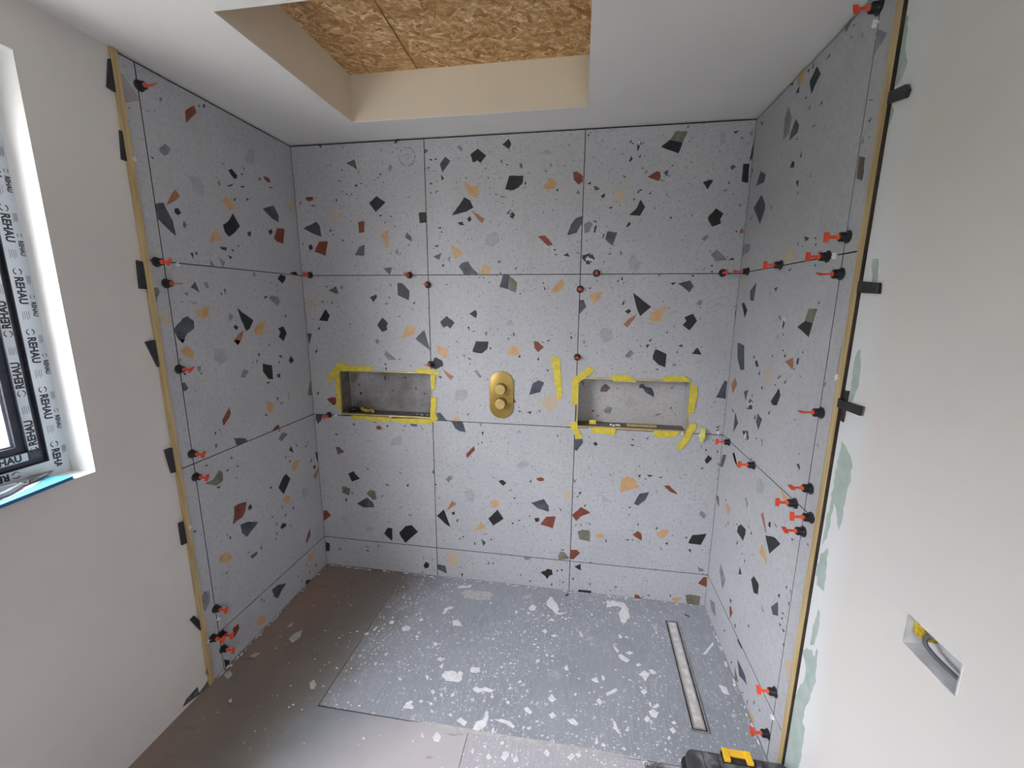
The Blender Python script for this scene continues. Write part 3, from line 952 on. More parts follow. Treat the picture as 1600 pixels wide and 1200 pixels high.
B21k 2929,783 2946,801 2917,785
B21k 3076,805 3083,815 3062,832
B21k 3475,666 3483,684 3450,671
B21k 3519,671 3528,679 3508,687
B21k 2889,1306 2902,1273 2912,1283 2889,1308
B21k 3469,954 3478,968 3458,962
B21k 3541,1489 3543,1503 3532,1499
B21G 4201,385 4255,410 4179,448
B11O 2763,364 2869,386 2872,406 2814,465 2778,465 2753,403
B10P 2756,314 2790,351 2701,357
B10G 2394,323 2439,322 2462,358 2383,358 2380,357
B21R 2889,392 2922,386 2989,468 2944,506 2889,494
B20K 3009,263 2994,341 2934,300
B10K 2615,156 2643,115 2669,163 2705,177 2691,236 2641,240 2623,218 2564,191
B20R 4284,223 4284,224 4278,337 4246,333 4201,257
B20K 3123,3 3124,33 2987,29 2980,3
B20R 3581,3 3654,3 3614,45 3576,41
B20T 4020,4 4053,73 3990,65 3955,34
B20O 4104,25 4120,3 4235,3 4236,110 4143,118 4094,108
B20V 3394,3 3393,5 3390,3
B20k 2927,135 2933,160 2912,162
B20g 3114,90 3116,130 3091,113
B20k 3381,95 3387,116 3369,118
B20g 3328,49 3334,69 3312,61
B20k 3941,64 3951,77 3930,94
B20k 3670,21 3674,29 3657,39
B20k 3722,44 3735,59 3706,55
B10k 2352,114 2357,135 2346,138
B10k 2458,57 2470,71 2443,74
B10k 2700,38 2699,75 2685,53
B10k 2817,89 2828,111 2803,92
B10k 2803,229 2809,258 2788,247
B10k 2753,219 2763,244 2740,232
B21k 4105,1723 4106,1740 4096,1736
B21k 4151,1692 4159,1704 4139,1712
B11k 2804,479 2822,493 2781,489
B21k 3100,364 3102,364 3115,378 3089,371
B11L 2338,1360 2433,1440 2371,1482 2284,1411
B21k 4134,1504 4141,1528 4119,1506
R03O 1236,4589 1243,4611 1181,4611 1200,4567
R13G 1491,4372 1493,4308 1516,4320 1560,4344 1572,4361 1491,4420
R03T 743,4519 766,4583 772,4611 689,4611 671,4552
R03K 897,4397 929,4434 981,4471 919,4541 850,4489
R03G 638,4268 656,4352 581,4458 544,4396 554,4246
R03N 772,4219 780,4264 722,4324 672,4265 658,4210
R03k 1276,4505 1262,4515 1257,4509
R03k 1371,4456 1371,4473 1362,4459
R03k 1065,4523 1056,4536 1026,4526
R03k 1276,4556 1279,4565 1263,4566
R03k 714,4486 710,4525 674,4502
R03k 607,4579 612,4594 571,4598
R03k 1047,4285 1041,4297 1015,4277
R03k 901,4309 900,4334 886,4317
R03k 988,4176 995,4185 959,4183
R03k 868,4039 866,4075 849,4047
R03K 776,4005 777,4040 742,4051 725,4015
R03D 301,4035 315,4089 210,4145 145,4045
R13N 1554,3713 1558,3755 1551,3821 1498,3845 1507,3735
B23K 4284,4307 4284,4419 4282,4427 4267,4279
R13k 1528,4091 1552,4087 1500,4104
R13k 1542,3988 1556,4002 1528,3995
R13G 1521,3902 1506,3937 1500,3898
B23G 4270,4483 4264,4538 4245,4484
R03k 134,4510 133,4534 99,4535
R03k 874,4554 874,4594 859,4561
R03k 817,4554 828,4572 797,4578
R03k 832,4397 842,4410 813,4408
R03k 778,4173 779,4185 760,4184
R03k 36,4186 32,4221 12,4199
R03k 868,3860 870,3894 839,3893
R03g 1028,3872 1024,3904 1011,3880
R13g 1558,3907 1566,3915 1547,3918
R03D 312,3721 380,3819 367,3866 277,3949 144,3878
R03P 986,3374 928,3452 855,3479 805,3443 810,3374
R03G 3,3502 143,3534 152,3591 29,3607 3,3561
R02P 92,3253 162,3290 50,3348 26,3267
R02D 292,3124 368,3118 380,3265 270,3202
R02K 221,2978 254,3044 161,3109 116,3094
R02k 740,3184 760,3213 715,3206
R02g 659,3160 664,3177 648,3165
R02k 1327,3095 1327,3114 1313,3098
R03k 1071,3486 1103,3499 1049,3515
R03g 979,3469 980,3495 960,3483
R03k 1183,3481 1194,3487 1166,3494
R03k 1198,3440 1203,3454 1185,3449
R03B 1254,3385 1273,3407 1218,3396
R02k 909,3314 936,3333 890,3320
R02k 1222,3319 1229,3333 1207,3324
R03g 886,3804 892,3821 868,3823
R03g 506,3793 505,3819 478,3808
R03k 124,3792 135,3823 106,3795
R03k 865,3879 863,3898 842,3897
R03g 1042,3450 1048,3464 1030,3459
R02O 1286,2980 1317,3065 1220,3067 1195,2992
R02K 1263,2894 1286,2980 1202,2992 1112,2948
R02D 155,2621 251,2532 334,2545 275,2746 169,2758 116,2753
R02M 918,2920 954,2991 911,3016 894,2976
R02k 868,2872 862,2880 848,2848
R02k 942,2882 939,2899 929,2881
R02k 858,3001 853,3019 840,2996
R02k 874,2980 873,2995 862,2988
R02B 1121,2670 1131,2695 1116,2751 1008,2708
R02k 1005,2738 1008,2761 981,2740
R02D 1184,2711 1189,2753 1167,2755 1158,2716
R02k 1222,2788 1228,2799 1208,2800
R02k 1145,2674 1151,2683 1127,2678
R02P 772,2473 820,2555 862,2644 791,2621 728,2573
R02K 911,2381 974,2391 1010,2471 973,2516 879,2399
R02B 144,2299 214,2401 154,2447 72,2374
R02D 435,2296 463,2403 378,2366
R02k 560,2611 600,2615 565,2653 531,2643
R02k 505,2665 513,2687 483,2678
R02k 642,2553 640,2583 616,2559
R02k 717,2452 717,2477 690,2466
R02M 578,2260 585,2325 514,2346 478,2240
R02D 334,2078 242,2151 245,1963
R02D 737,2138 778,2236 690,2258 674,2186
R02k 658,2203 652,2238 633,2201
R02k 884,2304 884,2329 859,2303
R02M 499,1953 584,2015 545,2076 445,2042
R02k 181,2141 211,2149 143,2161
R12g 1491,2646 1507,2629 1513,2656 1491,2648
R02g 1252,2356 1248,2372 1230,2358
R02k 1053,2565 1063,2593 1034,2566
R02k 950,2578 966,2608 936,2580
R02k 976,2593 985,2611 961,2593
R02k 913,2520 920,2531 899,2531
R02k 820,2713 818,2734 805,2723
R02k 968,2774 973,2788 952,2778
R12V 1625,2708 1630,2755 1627,2918 1615,2921 1591,2840 1595,2714
R02g 735,2067 719,2072 705,2055
R02g 840,2044 822,2083 823,2038
R12g 1627,2382 1620,2409 1602,2396
R12g 1542,2271 1524,2298 1513,2290
R01N 369,1726 413,1732 315,1801 280,1782
R02g 935,2169 935,2181 918,2169
R02k 556,2363 556,2382 539,2368
R02k 1235,2641 1241,2646 1225,2647
R01D 78,1567 126,1659 135,1714 52,1683 7,1553
R01N 366,1718 431,1707 320,1797 280,1782
R01L 870,1685 922,1685 942,1780 859,1798 810,1740 826,1670
R01T 1222,1813 1254,1787 1283,1810 1279,1841 1178,1850
R02M 1363,2063 1380,2083 1358,2110 1333,2096
R01N 3,1229 52,1182 109,1168 55,1264 3,1233
R01T 337,1205 386,1292 297,1306 254,1261
R01G 704,1464 716,1506 667,1551 650,1525
R01K 702,1175 731,1245 734,1294 631,1285 579,1237 568,1182
R01B 1046,1464 1077,1459 979,1578 948,1543
R01K 1115,1527 1107,1569 1082,1557 1081,1526
R01k 1183,1580 1208,1585 1153,1590
R01K 1150,1347 1274,1501 1187,1498 1057,1437
R01T 1103,1260 1128,1248 1130,1268 1104,1307 1050,1344 1019,1344 1001,1260
R01k 609,1091 596,1116 587,1072
R01k 1405,1607 1421,1621 1388,1614
R01k 776,1334 790,1336 760,1356
R01k 842,1316 835,1342 821,1309
R01k 323,1086 317,1106 307,1077
R01k 370,1138 363,1161 350,1131
R01k 556,1232 550,1251 539,1231
R11G 1586,1671 1579,1694 1557,1680
B21k 4259,1678 4262,1692 4243,1715
B21k 4277,1552 4280,1567 4266,1579
B21k 4273,1408 4284,1413 4265,1414
R01k 252,1300 251,1323 233,1309
R02k 687,1870 681,1890 668,1877
R02k 830,2047 818,2089 810,2082
R02k 735,2065 726,2073 708,2058
R01k 723,1060 729,1075 707,1071
R01k 903,1171 909,1181 893,1180
R02k 1344,2163 1352,2170 1338,2171
R01G 405,497 451,637 293,692 282,612
R01K 757,900 705,943 695,865
R01K 999,916 1065,956 1055,1036 964,1039 928,982
R01D 1306,980 1374,1029 1345,1113 1268,1014
R01R 643,389 675,475 622,503 597,465
R00G 218,108 318,150 261,244 125,178
R00K 891,339 937,356 932,358 836,358 822,341
R00D 939,108 1085,170 1037,208 872,199
R00O 868,3 885,3 946,45 840,97
R00T 1203,3 1247,3 1268,39 1182,45 1148,41
R01g 1160,890 1182,900 1138,924
R01k 1484,893 1484,911 1472,904
R01k 1413,982 1421,1000 1393,989
R01k 1460,978 1472,996 1437,986
R01k 1424,1273 1428,1293 1408,1275
R01k 1351,1148 1358,1180 1333,1157
R01k 1426,1083 1431,1101 1411,1081
R01k 1423,1040 1432,1061 1409,1044
R01k 1476,1276 1475,1296 1463,1296
R01k 1473,1181 1479,1210 1464,1205
R11P 1556,753 1593,777 1597,889 1519,827
R00k 1222,141 1231,167 1215,166
R00k 1138,38 1129,67 1111,54
R00k 1035,35 1044,58 1020,33
R00k 1317,184 1324,204 1305,194
R00k 775,57 783,86 756,59
R01k 608,519 624,558 583,544
R01k 783,1026 789,1055 768,1049
R00k 560,184 571,212 541,185
R01k 988,601 995,629 971,609
R01k 763,398 756,436 738,409
'''
SPLATS = '''
s 1901,-1282 1954,-1279 2018,-1273 2032,-1240 2027,-1187 1988,-1170 1981,-1208 1962,-1184 1917,-1178 1860,-1194 1852,-1243
s 2086,-1171 2128,-1170 2166,-1150 2150,-1111 2078,-1116 2073,-1145
s 1781,-696 1825,-680 1876,-689 1841,-640 1804,-610 1753,-628
s 1331,-842 1389,-815 1389,-779 1332,-762 1300,-803
s 1166,-776 1198,-767 1197,-734 1163,-723 1149,-756
s 1061,-882 1071,-833 1050,-818 1042,-873
s 995,-944 1028,-927 1007,-901 981,-926
s 1697,-958 1713,-928 1679,-906 1663,-937
s 1801,-1109 1820,-1080 1778,-1061 1756,-1090
s 1839,-1184 1829,-1118 1798,-1156
s 1753,-1306 1753,-1273 1728,-1255 1712,-1267
s 1529,-1346 1538,-1329 1515,-1320 1503,-1335
s 1837,-1421 1852,-1398 1826,-1375 1809,-1393
s 1914,-1433 1920,-1417 1904,-1389 1896,-1409
s 1994,-1419 2008,-1397 1998,-1365 1980,-1401
s 1675,-1564 1730,-1560 1726,-1538 1693,-1526 1708,-1506 1690,-1491 1651,-1521 1648,-1568
s 1770,-1504 1784,-1488 1764,-1473 1749,-1494
s 1854,-1511 1867,-1495 1848,-1483 1835,-1497
s 2184,-1349 2230,-1323 2299,-1324 2317,-1302 2244,-1283 2198,-1309 2158,-1291 2137,-1320
s 1652,-559 1668,-498 1711,-470 1718,-445 1666,-444 1627,-485 1628,-554
o 1794,-290 1950,-307 2071,-276 2092,-196 2054,-158 1914,-159 1747,-176 1714,-227
s 1491,-900 1504,-876 1483,-856 1471,-878
s 1392,-618 1374,-602 1359,-618
s 1420,-598 1401,-578 1386,-594
s 2310,-1377 2327,-1362 2312,-1342 2295,-1361
s 2308,-1520 2309,-1487 2288,-1479 2281,-1519
s 1223,-425 1231,-406 1211,-388 1203,-407
s 1337,-452 1323,-437 1308,-457
s 1446,-692 1475,-674 1441,-642 1424,-673
o 842,-1535 875,-1529 855,-1482 807,-1457 799,-1491
o 949,-1498 921,-1481 914,-1504
o 1029,-1541 1001,-1515 995,-1534
s 1709,-153 1812,-126 1806,-73 1763,-121 1710,-101 1655,-157
s 2673,-278 2721,-313 2771,-379 2797,-301 2761,-208 2692,-116 2652,-215
s 2801,-380 2882,-325 2747,-362
s 3277,-187 3316,-170 3379,-148 3437,-171 3391,-264 3404,-364 3437,-389 3499,-308 3503,-182 3460,-90 3354,-69 3275,-99
o 2444,-204 2503,-159 2468,-134 2393,-178
s 2504,-371 2548,-353 2558,-297 2516,-271 2479,-332
s 2364,-437 2381,-409 2367,-384 2347,-408
s 2761,-468 2721,-429 2695,-473
s 2679,-643 2695,-618 2674,-584 2641,-618
s 2759,-676 2786,-655 2770,-634 2732,-658
s 3009,-626 3034,-617 3009,-551 2995,-568
s 3355,-819 3410,-849 3439,-821 3367,-760 3339,-781
s 3312,-711 3335,-757 3356,-737 3309,-669
s 3445,-763 3481,-736 3450,-718 3408,-745
s 3501,-876 3536,-855 3513,-837 3485,-860
s 3525,-973 3543,-1020 3591,-940 3554,-902 3491,-957
s 3610,-937 3655,-922 3619,-883 3586,-897
s 3513,-1143 3547,-1111 3515,-1090 3487,-1118
s 3215,-1203 3264,-1175 3308,-1142 3304,-1115 3261,-1143 3211,-1178
s 3160,-1295 3181,-1261 3155,-1229 3131,-1256
s 2787,-1328 2821,-1297 2776,-1257 2752,-1300
s 2587,-1434 2630,-1456 2645,-1436 2600,-1397 2572,-1412
s 2796,-1461 2826,-1430 2798,-1405 2765,-1434
s 2936,-1475 2980,-1485 2997,-1465 2952,-1427 2913,-1451
s 2398,-1548 2456,-1555 2511,-1580 2531,-1565 2486,-1533 2416,-1524 2361,-1536
s 3254,-1462 3283,-1490 3304,-1498 3281,-1458 3269,-1403 3248,-1395
s 3542,-1323 3574,-1329 3604,-1283 3570,-1252 3527,-1278
s 3507,-1373 3533,-1342 3510,-1316 3483,-1350
s 3587,-1249 3620,-1219 3607,-1200 3561,-1241
s 3677,-1431 3704,-1410 3689,-1373 3658,-1395
s 3637,-1485 3659,-1466 3648,-1446 3628,-1466
s 3702,-1360 3725,-1345 3710,-1324 3680,-1341
s 2448,-1407 2462,-1386 2441,-1368 2426,-1386
o 3715,-419 3728,-464 3759,-364 3692,-346
s 2637,-983 2656,-964 2643,-938 2618,-958
s 2510,-1206 2528,-1189 2513,-1174 2494,-1195
s 3125,-1090 3161,-1090 3145,-1036 3095,-1073
s 3193,-1071 3213,-1047 3202,-1012 3183,-1030
s 2882,-1021 2907,-1002 2893,-956 2868,-993
s 2713,-907 2729,-891 2717,-869 2698,-888
s 2779,-899 2771,-868 2746,-896
s 2377,-1641 2381,-1607 2368,-1596 2359,-1633
s 3376,-587 3401,-570 3381,-531 3360,-544
s 3451,-569 3442,-545 3420,-561
s 2639,-827 2627,-800 2611,-819
s 2272,-1634 2320,-1594 2320,-1519 2294,-1480 2285,-1550 2233,-1575 2217,-1643
s 2154,-1625 2171,-1594 2111,-1562 2086,-1591
s 2046,-1569 2029,-1541 2009,-1562
s 2378,-1823 2405,-1807 2376,-1776 2358,-1801
s 2472,-1796 2497,-1813 2521,-1774 2500,-1741 2471,-1753
s 2565,-1811 2592,-1797 2572,-1758 2546,-1791
s 2784,-1737 2801,-1713 2776,-1681 2749,-1714
s 2944,-1735 2973,-1699 2950,-1681 2914,-1716
s 2995,-1709 3017,-1692 3002,-1665 2973,-1685
s 3439,-1678 3482,-1677 3458,-1647 3421,-1660
s 3117,-1599 3135,-1584 3127,-1532 3110,-1573
s 4153,-1025 4194,-1034 4194,-961 4136,-945
s 4120,-646 4227,-516 4228,-483 4091,-651
o 4198,-1436 4236,-1433 4244,-1411 4197,-1423
s 4179,-1182 4189,-1161 4174,-1168
o 386,-1136 412,-1059 376,-981 326,-1028 318,-1104
o 159,-1338 178,-1289 130,-1290 111,-1333
s 302,-1740 281,-1712 266,-1731
o 60,-1548 114,-1568 112,-1522 53,-1489 31,-1523
o 853,-1536 872,-1499 817,-1451 802,-1477
o 241,-949 221,-904 204,-987
s 1967,-1762 2008,-1761 2013,-1719 1968,-1695 1950,-1737
s 1891,-1754 1873,-1726 1858,-1744
s 1479,-1833 1459,-1815 1453,-1835
s 300,-1746 284,-1717 273,-1737
'''
CLIPS = [('L',0.7399,2.2334),('L',0.7724,1.6765),('L',0.7488,1.6056),('L',0.7487,1.2994),('L',0.7479,0.9727),('L',0.7462,0.8782),('L',0.7453,0.2969),('L',0.7778,0.1854),('L',0.7367,0.167),('L',0.739,0.0986),('B',0.0499,1.6824),('B',0.5958,1.6799),('B',0.6903,1.6328),('B',0.6919,1.2334),('B',0.0953,0.9313),('B',1.5167,1.6844),('B',1.4437,1.6114),('B',1.4419,1.288),('B',2.0699,1.6829),('R',0.089,1.6828),('R',0.3865,1.6829),('R',0.6738,1.6808),('R',0.7556,1.7228),('R',0.7506,1.6275),('R',0.7569,1.2399),('R',0.09,0.9253),('R',0.3673,0.9243),('R',0.7604,1.0077),('R',0.6917,0.9259),('R',0.7853,0.9271),('R',0.7581,0.8667),('R',0.737,0.2614),('R',0.7321,0.0831),('R',0.7415,2.2603)]
SPACERS = [('L',0.6995,1.6753),('L',0.7985,1.9939),('L',0.8042,0.6977),('L',0.7403,0.2473),('L',0.801,0.1913),('R',0.7413,2.225),('R',0.7143,1.6782),('R',0.8128,1.3526),('R',0.7489,0.1724),('B',1.5181,0.9312),('B',1.957,0.9308),('B',2.0383,0.9257),('B',2.1211,0.9417),('B',0.4577,0.9383),('B',0.1375,0.9297)]
TAPES = [[(0.1144,1.115),(0.1531,1.1479),(0.1707,1.1714),(0.1941,1.1867),(0.2131,1.2039),(0.2101,1.2224),(0.1683,1.2253),(0.1383,1.185),(0.0953,1.1291)],[(0.1941,1.1867),(0.1867,1.1774),(0.3106,1.1842),(0.3674,1.188),(0.3645,1.2104),(0.2136,1.2101)],[(0.1454,1.0801),(0.1477,0.969),(0.1717,0.9571),(0.1727,1.1694),(0.1531,1.1479)],[(0.6144,1.1876),(0.689,1.1788),(0.7386,1.1816),(0.743,1.1917),(0.694,1.2062),(0.6152,1.2098)],[(0.6925,1.0971),(0.7094,1.1018),(0.7178,1.1749),(0.691,1.176)],[(0.6812,0.9437),(0.6931,0.9191),(0.7232,0.9374),(0.711,0.9493),(0.7204,1.0553),(0.689,1.0519)],[(0.234,0.9134),(0.3281,0.913),(0.4471,0.9071),(0.4485,0.9341),(0.2265,0.9338)],[(0.4648,0.9115),(0.5645,0.9081),(0.6885,0.9083),(0.6937,0.9359),(0.457,0.9303)],[(1.328,1.1997),(1.3522,1.0663),(1.3756,1.0923),(1.3568,1.2768),(1.3155,1.2929)],[(1.4205,1.1389),(1.4526,1.1619),(1.5202,1.2169),(1.5242,1.2313),(1.496,1.2446),(1.4828,1.2276),(1.4216,1.1777)],[(1.4211,1.0483),(1.4519,1.0497),(1.4527,1.1595),(1.4227,1.1439)],[(1.4352,0.9115),(1.451,0.8718),(1.4844,0.8788),(1.4587,0.9279),(1.4528,0.9578),(1.4359,0.9644),(1.4125,0.9456)],[(1.6186,1.1741),(1.7294,1.1742),(1.6986,1.2014),(1.6802,1.2079),(1.6079,1.2055)],[(1.8533,1.181),(1.9687,1.1828),(1.9722,1.1922),(1.9492,1.2098),(1.8515,1.2066)],[(1.9788,1.1133),(1.9723,1.0327),(2.0006,1.034),(2.0111,1.1146),(2.0087,1.168),(1.9763,1.1692)],[(1.9685,0.9169),(1.9335,0.851),(1.9564,0.845),(1.9849,0.8788),(2.0198,0.9633),(2.0181,0.9824),(1.9899,0.9785)],[(1.5285,0.9091),(1.6371,0.9028),(1.6433,0.9181),(1.6446,0.938),(1.5203,0.9338)],[(1.8304,0.904),(1.9116,0.9038),(1.9286,0.9146),(1.9469,0.9375),(1.8237,0.9356)]]
WEDGE_L = [[(0.827,2.2675),(0.8089,2.269),(0.8109,2.1779),(0.8444,2.1823)],[(0.8273,2.07),(0.8137,2.0676),(0.8124,1.9809),(0.8351,1.9825)],[(0.8393,1.6761),(0.8129,1.6727),(0.8152,1.5833),(0.8448,1.5846)],[(0.8536,1.4085),(0.8203,1.4132),(0.8188,1.3238),(0.8243,1.3179)],[(0.8483,1.0243),(0.8201,1.0234),(0.8195,0.9291),(0.8371,0.9313)],[(0.84,0.7347),(0.8223,0.7332),(0.8207,0.6433),(0.8412,0.6454)],[(0.854,0.3346),(0.8374,0.3398),(0.8134,0.3031),(0.8203,0.2586)]]
WEDGE_R = [[(0.8319,2.0054),(0.8985,1.9935),(0.9043,2.0066),(0.8937,2.0224),(0.8283,2.0306)],[(0.837,1.5758),(0.9181,1.5709),(0.9139,1.5958),(0.8345,1.604)],[(0.8495,1.2431),(0.861,1.2411),(0.8634,1.3261),(0.8478,1.3245)],[(0.8379,1.2771),(0.9306,1.2774),(0.9315,1.3019),(0.8675,1.2998),(0.8315,1.3019)]]
PATCHES = [[(0.8328,2.1615),(0.8323,2.1136),(0.8428,2.0375),(0.8614,2.0453),(0.8735,2.0767),(0.8572,2.1113),(0.8537,2.1731),(0.8393,2.1841)],[(0.8385,1.9436),(0.8454,1.9581),(0.855,1.988),(0.8316,2.0033)],[(0.8776,1.573),(0.895,1.5975),(0.8855,1.6537),(0.8664,1.6556)],[(0.8605,1.3984),(0.8661,1.3232),(0.866,1.2875),(0.8818,1.3149),(0.8904,1.3571),(0.8776,1.4348),(0.8692,1.4339)],[(0.858,1.1304),(0.8592,1.0469),(0.8526,0.95),(0.8539,0.882),(0.8681,0.9114),(0.8713,0.9604),(0.8714,1.02),(0.8848,1.0072),(0.9092,0.9589),(0.9152,0.9848),(0.9148,1.0604),(0.9227,1.1012),(0.9142,1.1523),(0.8904,1.1737),(0.8627,1.1888)],[(0.8469,0.7783),(0.8895,0.8086),(0.8831,0.8456),(0.8796,0.8878),(0.8505,0.852)],[(0.8557,0.7571),(0.8907,0.7615),(0.8903,0.8012),(0.8854,0.8452),(0.8447,0.8123)],[(0.8892,0.5864),(0.8939,0.6356),(0.8912,0.6887),(0.8819,0.6976),(0.8697,0.6258),(0.8709,0.5695)],[(0.867,0.4955),(0.872,0.4588),(0.8499,0.393),(0.8335,0.3376),(0.8383,0.2402),(0.8218,0.0923),(0.8373,0.0787),(0.9123,0.1798),(0.9108,0.2408),(0.9093,0.3192),(0.8933,0.3246),(0.8944,0.3748),(0.9088,0.4267),(0.9213,0.4982),(0.9131,0.5127),(0.9081,0.5815),(0.9022,0.5872),(0.894,0.551),(0.8813,0.5648),(0.8388,0.5279)]]
PATCH_L = [[(0.9146,0.0359),(0.8652,0.0397),(0.862,0.0072),(0.817,0.0242),(0.8093,-0.0017),(0.8604,-0.0004),(0.9317,0.0183)]]
NICHE_L = [('O',[(0.1774,1.1139),(0.1852,1.0923),(0.2146,1.1152),(0.2217,1.1503),(0.1823,1.149)]),('K',[(0.382,1.1232),(0.3887,1.1213),(0.3919,1.1386),(0.383,1.1405)]),('K',[(0.4086,1.1211),(0.4122,1.1393),(0.4045,1.121)]),('K',[(0.5014,1.1338),(0.5102,1.1319),(0.515,1.1406),(0.4972,1.14)]),('K',[(0.2261,1.0806),(0.2335,1.0874),(0.2224,1.0936)]),('K',[(0.2319,1.0301),(0.2387,1.0282),(0.2424,1.0482),(0.228,1.041)]),('K',[(0.4303,1.0534),(0.4348,1.0536),(0.4264,1.0663),(0.4219,1.0662)]),('K',[(0.563,1.0695),(0.5684,1.0718),(0.5658,1.0846),(0.5615,1.0866)]),('K',[(0.6173,1.0445),(0.622,1.0525),(0.6088,1.0541)]),('K',[(0.212,0.9781),(0.2157,0.985),(0.2067,0.9823)]),('K',[(0.2307,0.9789),(0.2362,0.9903),(0.227,0.9921)])]
NICHE_R = [('N',[(1.5982,1.1017),(1.6164,1.1225),(1.5889,1.144),(1.5682,1.1232),(1.5644,1.1003)]),('D',[(1.7751,1.1261),(1.7905,1.1043),(1.8098,1.0952),(1.8318,1.0812),(1.8301,1.1059),(1.8168,1.1301),(1.7886,1.134),(1.7735,1.1507),(1.7576,1.1427),(1.7562,1.1278)]),('G',[(1.5964,0.987),(1.6208,0.9856),(1.6312,1.0194),(1.6043,1.0258),(1.5861,0.9994)]),('K',[(1.9195,1.0252),(1.9208,1.0392),(1.9124,1.0274)]),('G',[(1.8594,0.9871),(1.8773,0.9981),(1.8538,0.9995),(1.8341,0.9783)]),('P',[(1.8721,1.1347),(1.8917,1.1501),(1.8457,1.1484)]),('G',[(1.9166,1.1241),(1.9226,1.1366),(1.9132,1.1397),(1.9067,1.1336)]),('G',[(1.6503,1.1148),(1.657,1.124),(1.6403,1.1234)]),('K',[(1.535,0.9918),(1.5419,1.0035),(1.5225,0.9964)]),('N',[(1.5608,0.9646),(1.5626,0.9777),(1.5506,0.9719)])]

# ------------------------------------------------------------------ room shell
def rects_around(u0, u1, v0, v1, holes):
    us = sorted({u0, u1, *[h[0] for h in holes], *[h[1] for h in holes]}); vs = sorted({v0, v1, *[h[2] for h in holes], *[h[3] for h in holes]})
    for a, b in zip(us, us[1:]):
        for c, d in zip(vs, vs[1:]):
            mu, mv = (a+b)/2, (c+d)/2
            if not any(h[0] < mu < h[1] and h[2] < mv < h[3] for h in holes): yield a, b, c, d
def slab(fn, rects, d0, d1):      # one welded mesh from rectangles
    g = Geo()
    for a, b, c, d in rects: g.prism([(a, c), (b, c), (b, d), (a, d)], fn, d0, d1)
    return g
NL = (0.1715, 0.6895, 0.9435, 1.1815)    # left niche: u0,u1,v0,v1
NR = (1.4540, 1.9745, 0.9400, 1.1830)    # right niche
wall_back = slab(FN['B'], rects_around(-0.25, W+0.25, -0.05, H+0.3, [tuple(n_+q_ for n_, q_ in zip(h_, (-0.0108, 0.0108, -0.0108, 0.0108))) for h_ in (NL, NR)]), -0.20, -0.0105).out('wall_back', M_ADH)
tag(wall_back, 'back wall of the shower recess clad in terrazzo tiles', 'wall', None, 'structure')
wall_left = slab(FN['L'], list(rects_around(L2-0.002, -REAR, -0.05, H+0.3, [(-WIN[1], -WIN[0], WIN[2], WIN[3])])), -0.25, -0.002)
slab_l = slab(FN['L'], [(0, L2-0.002, -0.05, H+0.3)], -0.25, -0.0105); wall_left.add(slab_l.v, slab_l.f, 1)
wall_left = wall_left.out('wall_left', [M_PL, M_ADH])
tag(wall_left, 'left wall, tiled in the recess and plastered around the window', 'wall', None, 'structure')
SOC = (1.1615, 1.2880, 0.8470, 0.9150)
wall_right = slab(FN['R'], list(rects_around(R2+0.0315, -REAR, -0.05, H+0.3, [SOC])), -0.25, -0.001)
slab_r = slab(FN['R'], [(0, R2+0.0315, -0.05, H+0.3)], -0.25, -0.0105); wall_right.add(slab_r.v, slab_r.f, 1)
wall_right = wall_right.out('wall_right', [M_PR, M_ADH])
tag(wall_right, 'right wall, tiled in the recess then pale bare plaster', 'wall', None, 'structure')
wall_rear = slab(lambda u, v, d: Vector((u, REAR+d, v)), rects_around(-0.25, W+0.25, -0.05, H+0.3, [FILL_WIN]), -0.25, 0)
wall_rear = wall_rear.out('wall_rear', M_PR); tag(wall_rear, 'plastered wall behind the camera with an added window opening', 'wall', None, 'structure')

COF = (0.4470, 1.4480, -0.9010, -0.1985)
ceiling = slab(lambda u, v, d: Vector((u, v, H-d)), rects_around(-0.2, W+0.2, REAR-0.2, 0.15, [(COF[0]-0.0006, COF[1]+0.0006, COF[2]-0.0006, COF[3]+0.0006)]), -0.0035, 0).out('ceiling', M_PC)
tag(ceiling, 'plastered ceiling around the boarded-over skylight recess', 'ceiling', None, 'structure')
ZT = 2.4915
def coffer_side(pts):
    a, b = Vector(pts[0]), Vector(pts[1]); c = Vector(((COF[0]+COF[1])/2, (COF[2]+COF[3])/2, 0)); n = (b-a).cross(Vector((0, 0, 1))).normalized()
    if (c-a).dot(n) < 0: n = -n
    g = Geo(); v = []
    for off in (0, -0.02):
        e_ = (b-a).normalized()*(0.0199 if off else 0)
        v += [a-e_+n*off+Vector((0, 0, H+0.0036)), b+e_+n*off+Vector((0, 0, H+0.0036)), b+e_+n*off+Vector((0, 0, ZT)), a-e_+n*off+Vector((0, 0, ZT))]
    g.add(v, [(0, 1, 2, 3), (7, 6, 5, 4), (0, 4, 5, 1), (1, 5, 6, 2), (2, 6, 7, 3), (3, 7, 4, 0)])
    return g.out('coffer_side', M_COF, ceiling)
x0, x1, y0, y1 = COF
for p in (((x0, y1, 0), (x1, y1, 0)), ((x0, y0, 0), (x0, y1, 0)), ((x1, y0, 0), (x1, y1, 0)), ((x0, y0, 0), (x1, y0, 0))): coffer_side(p)
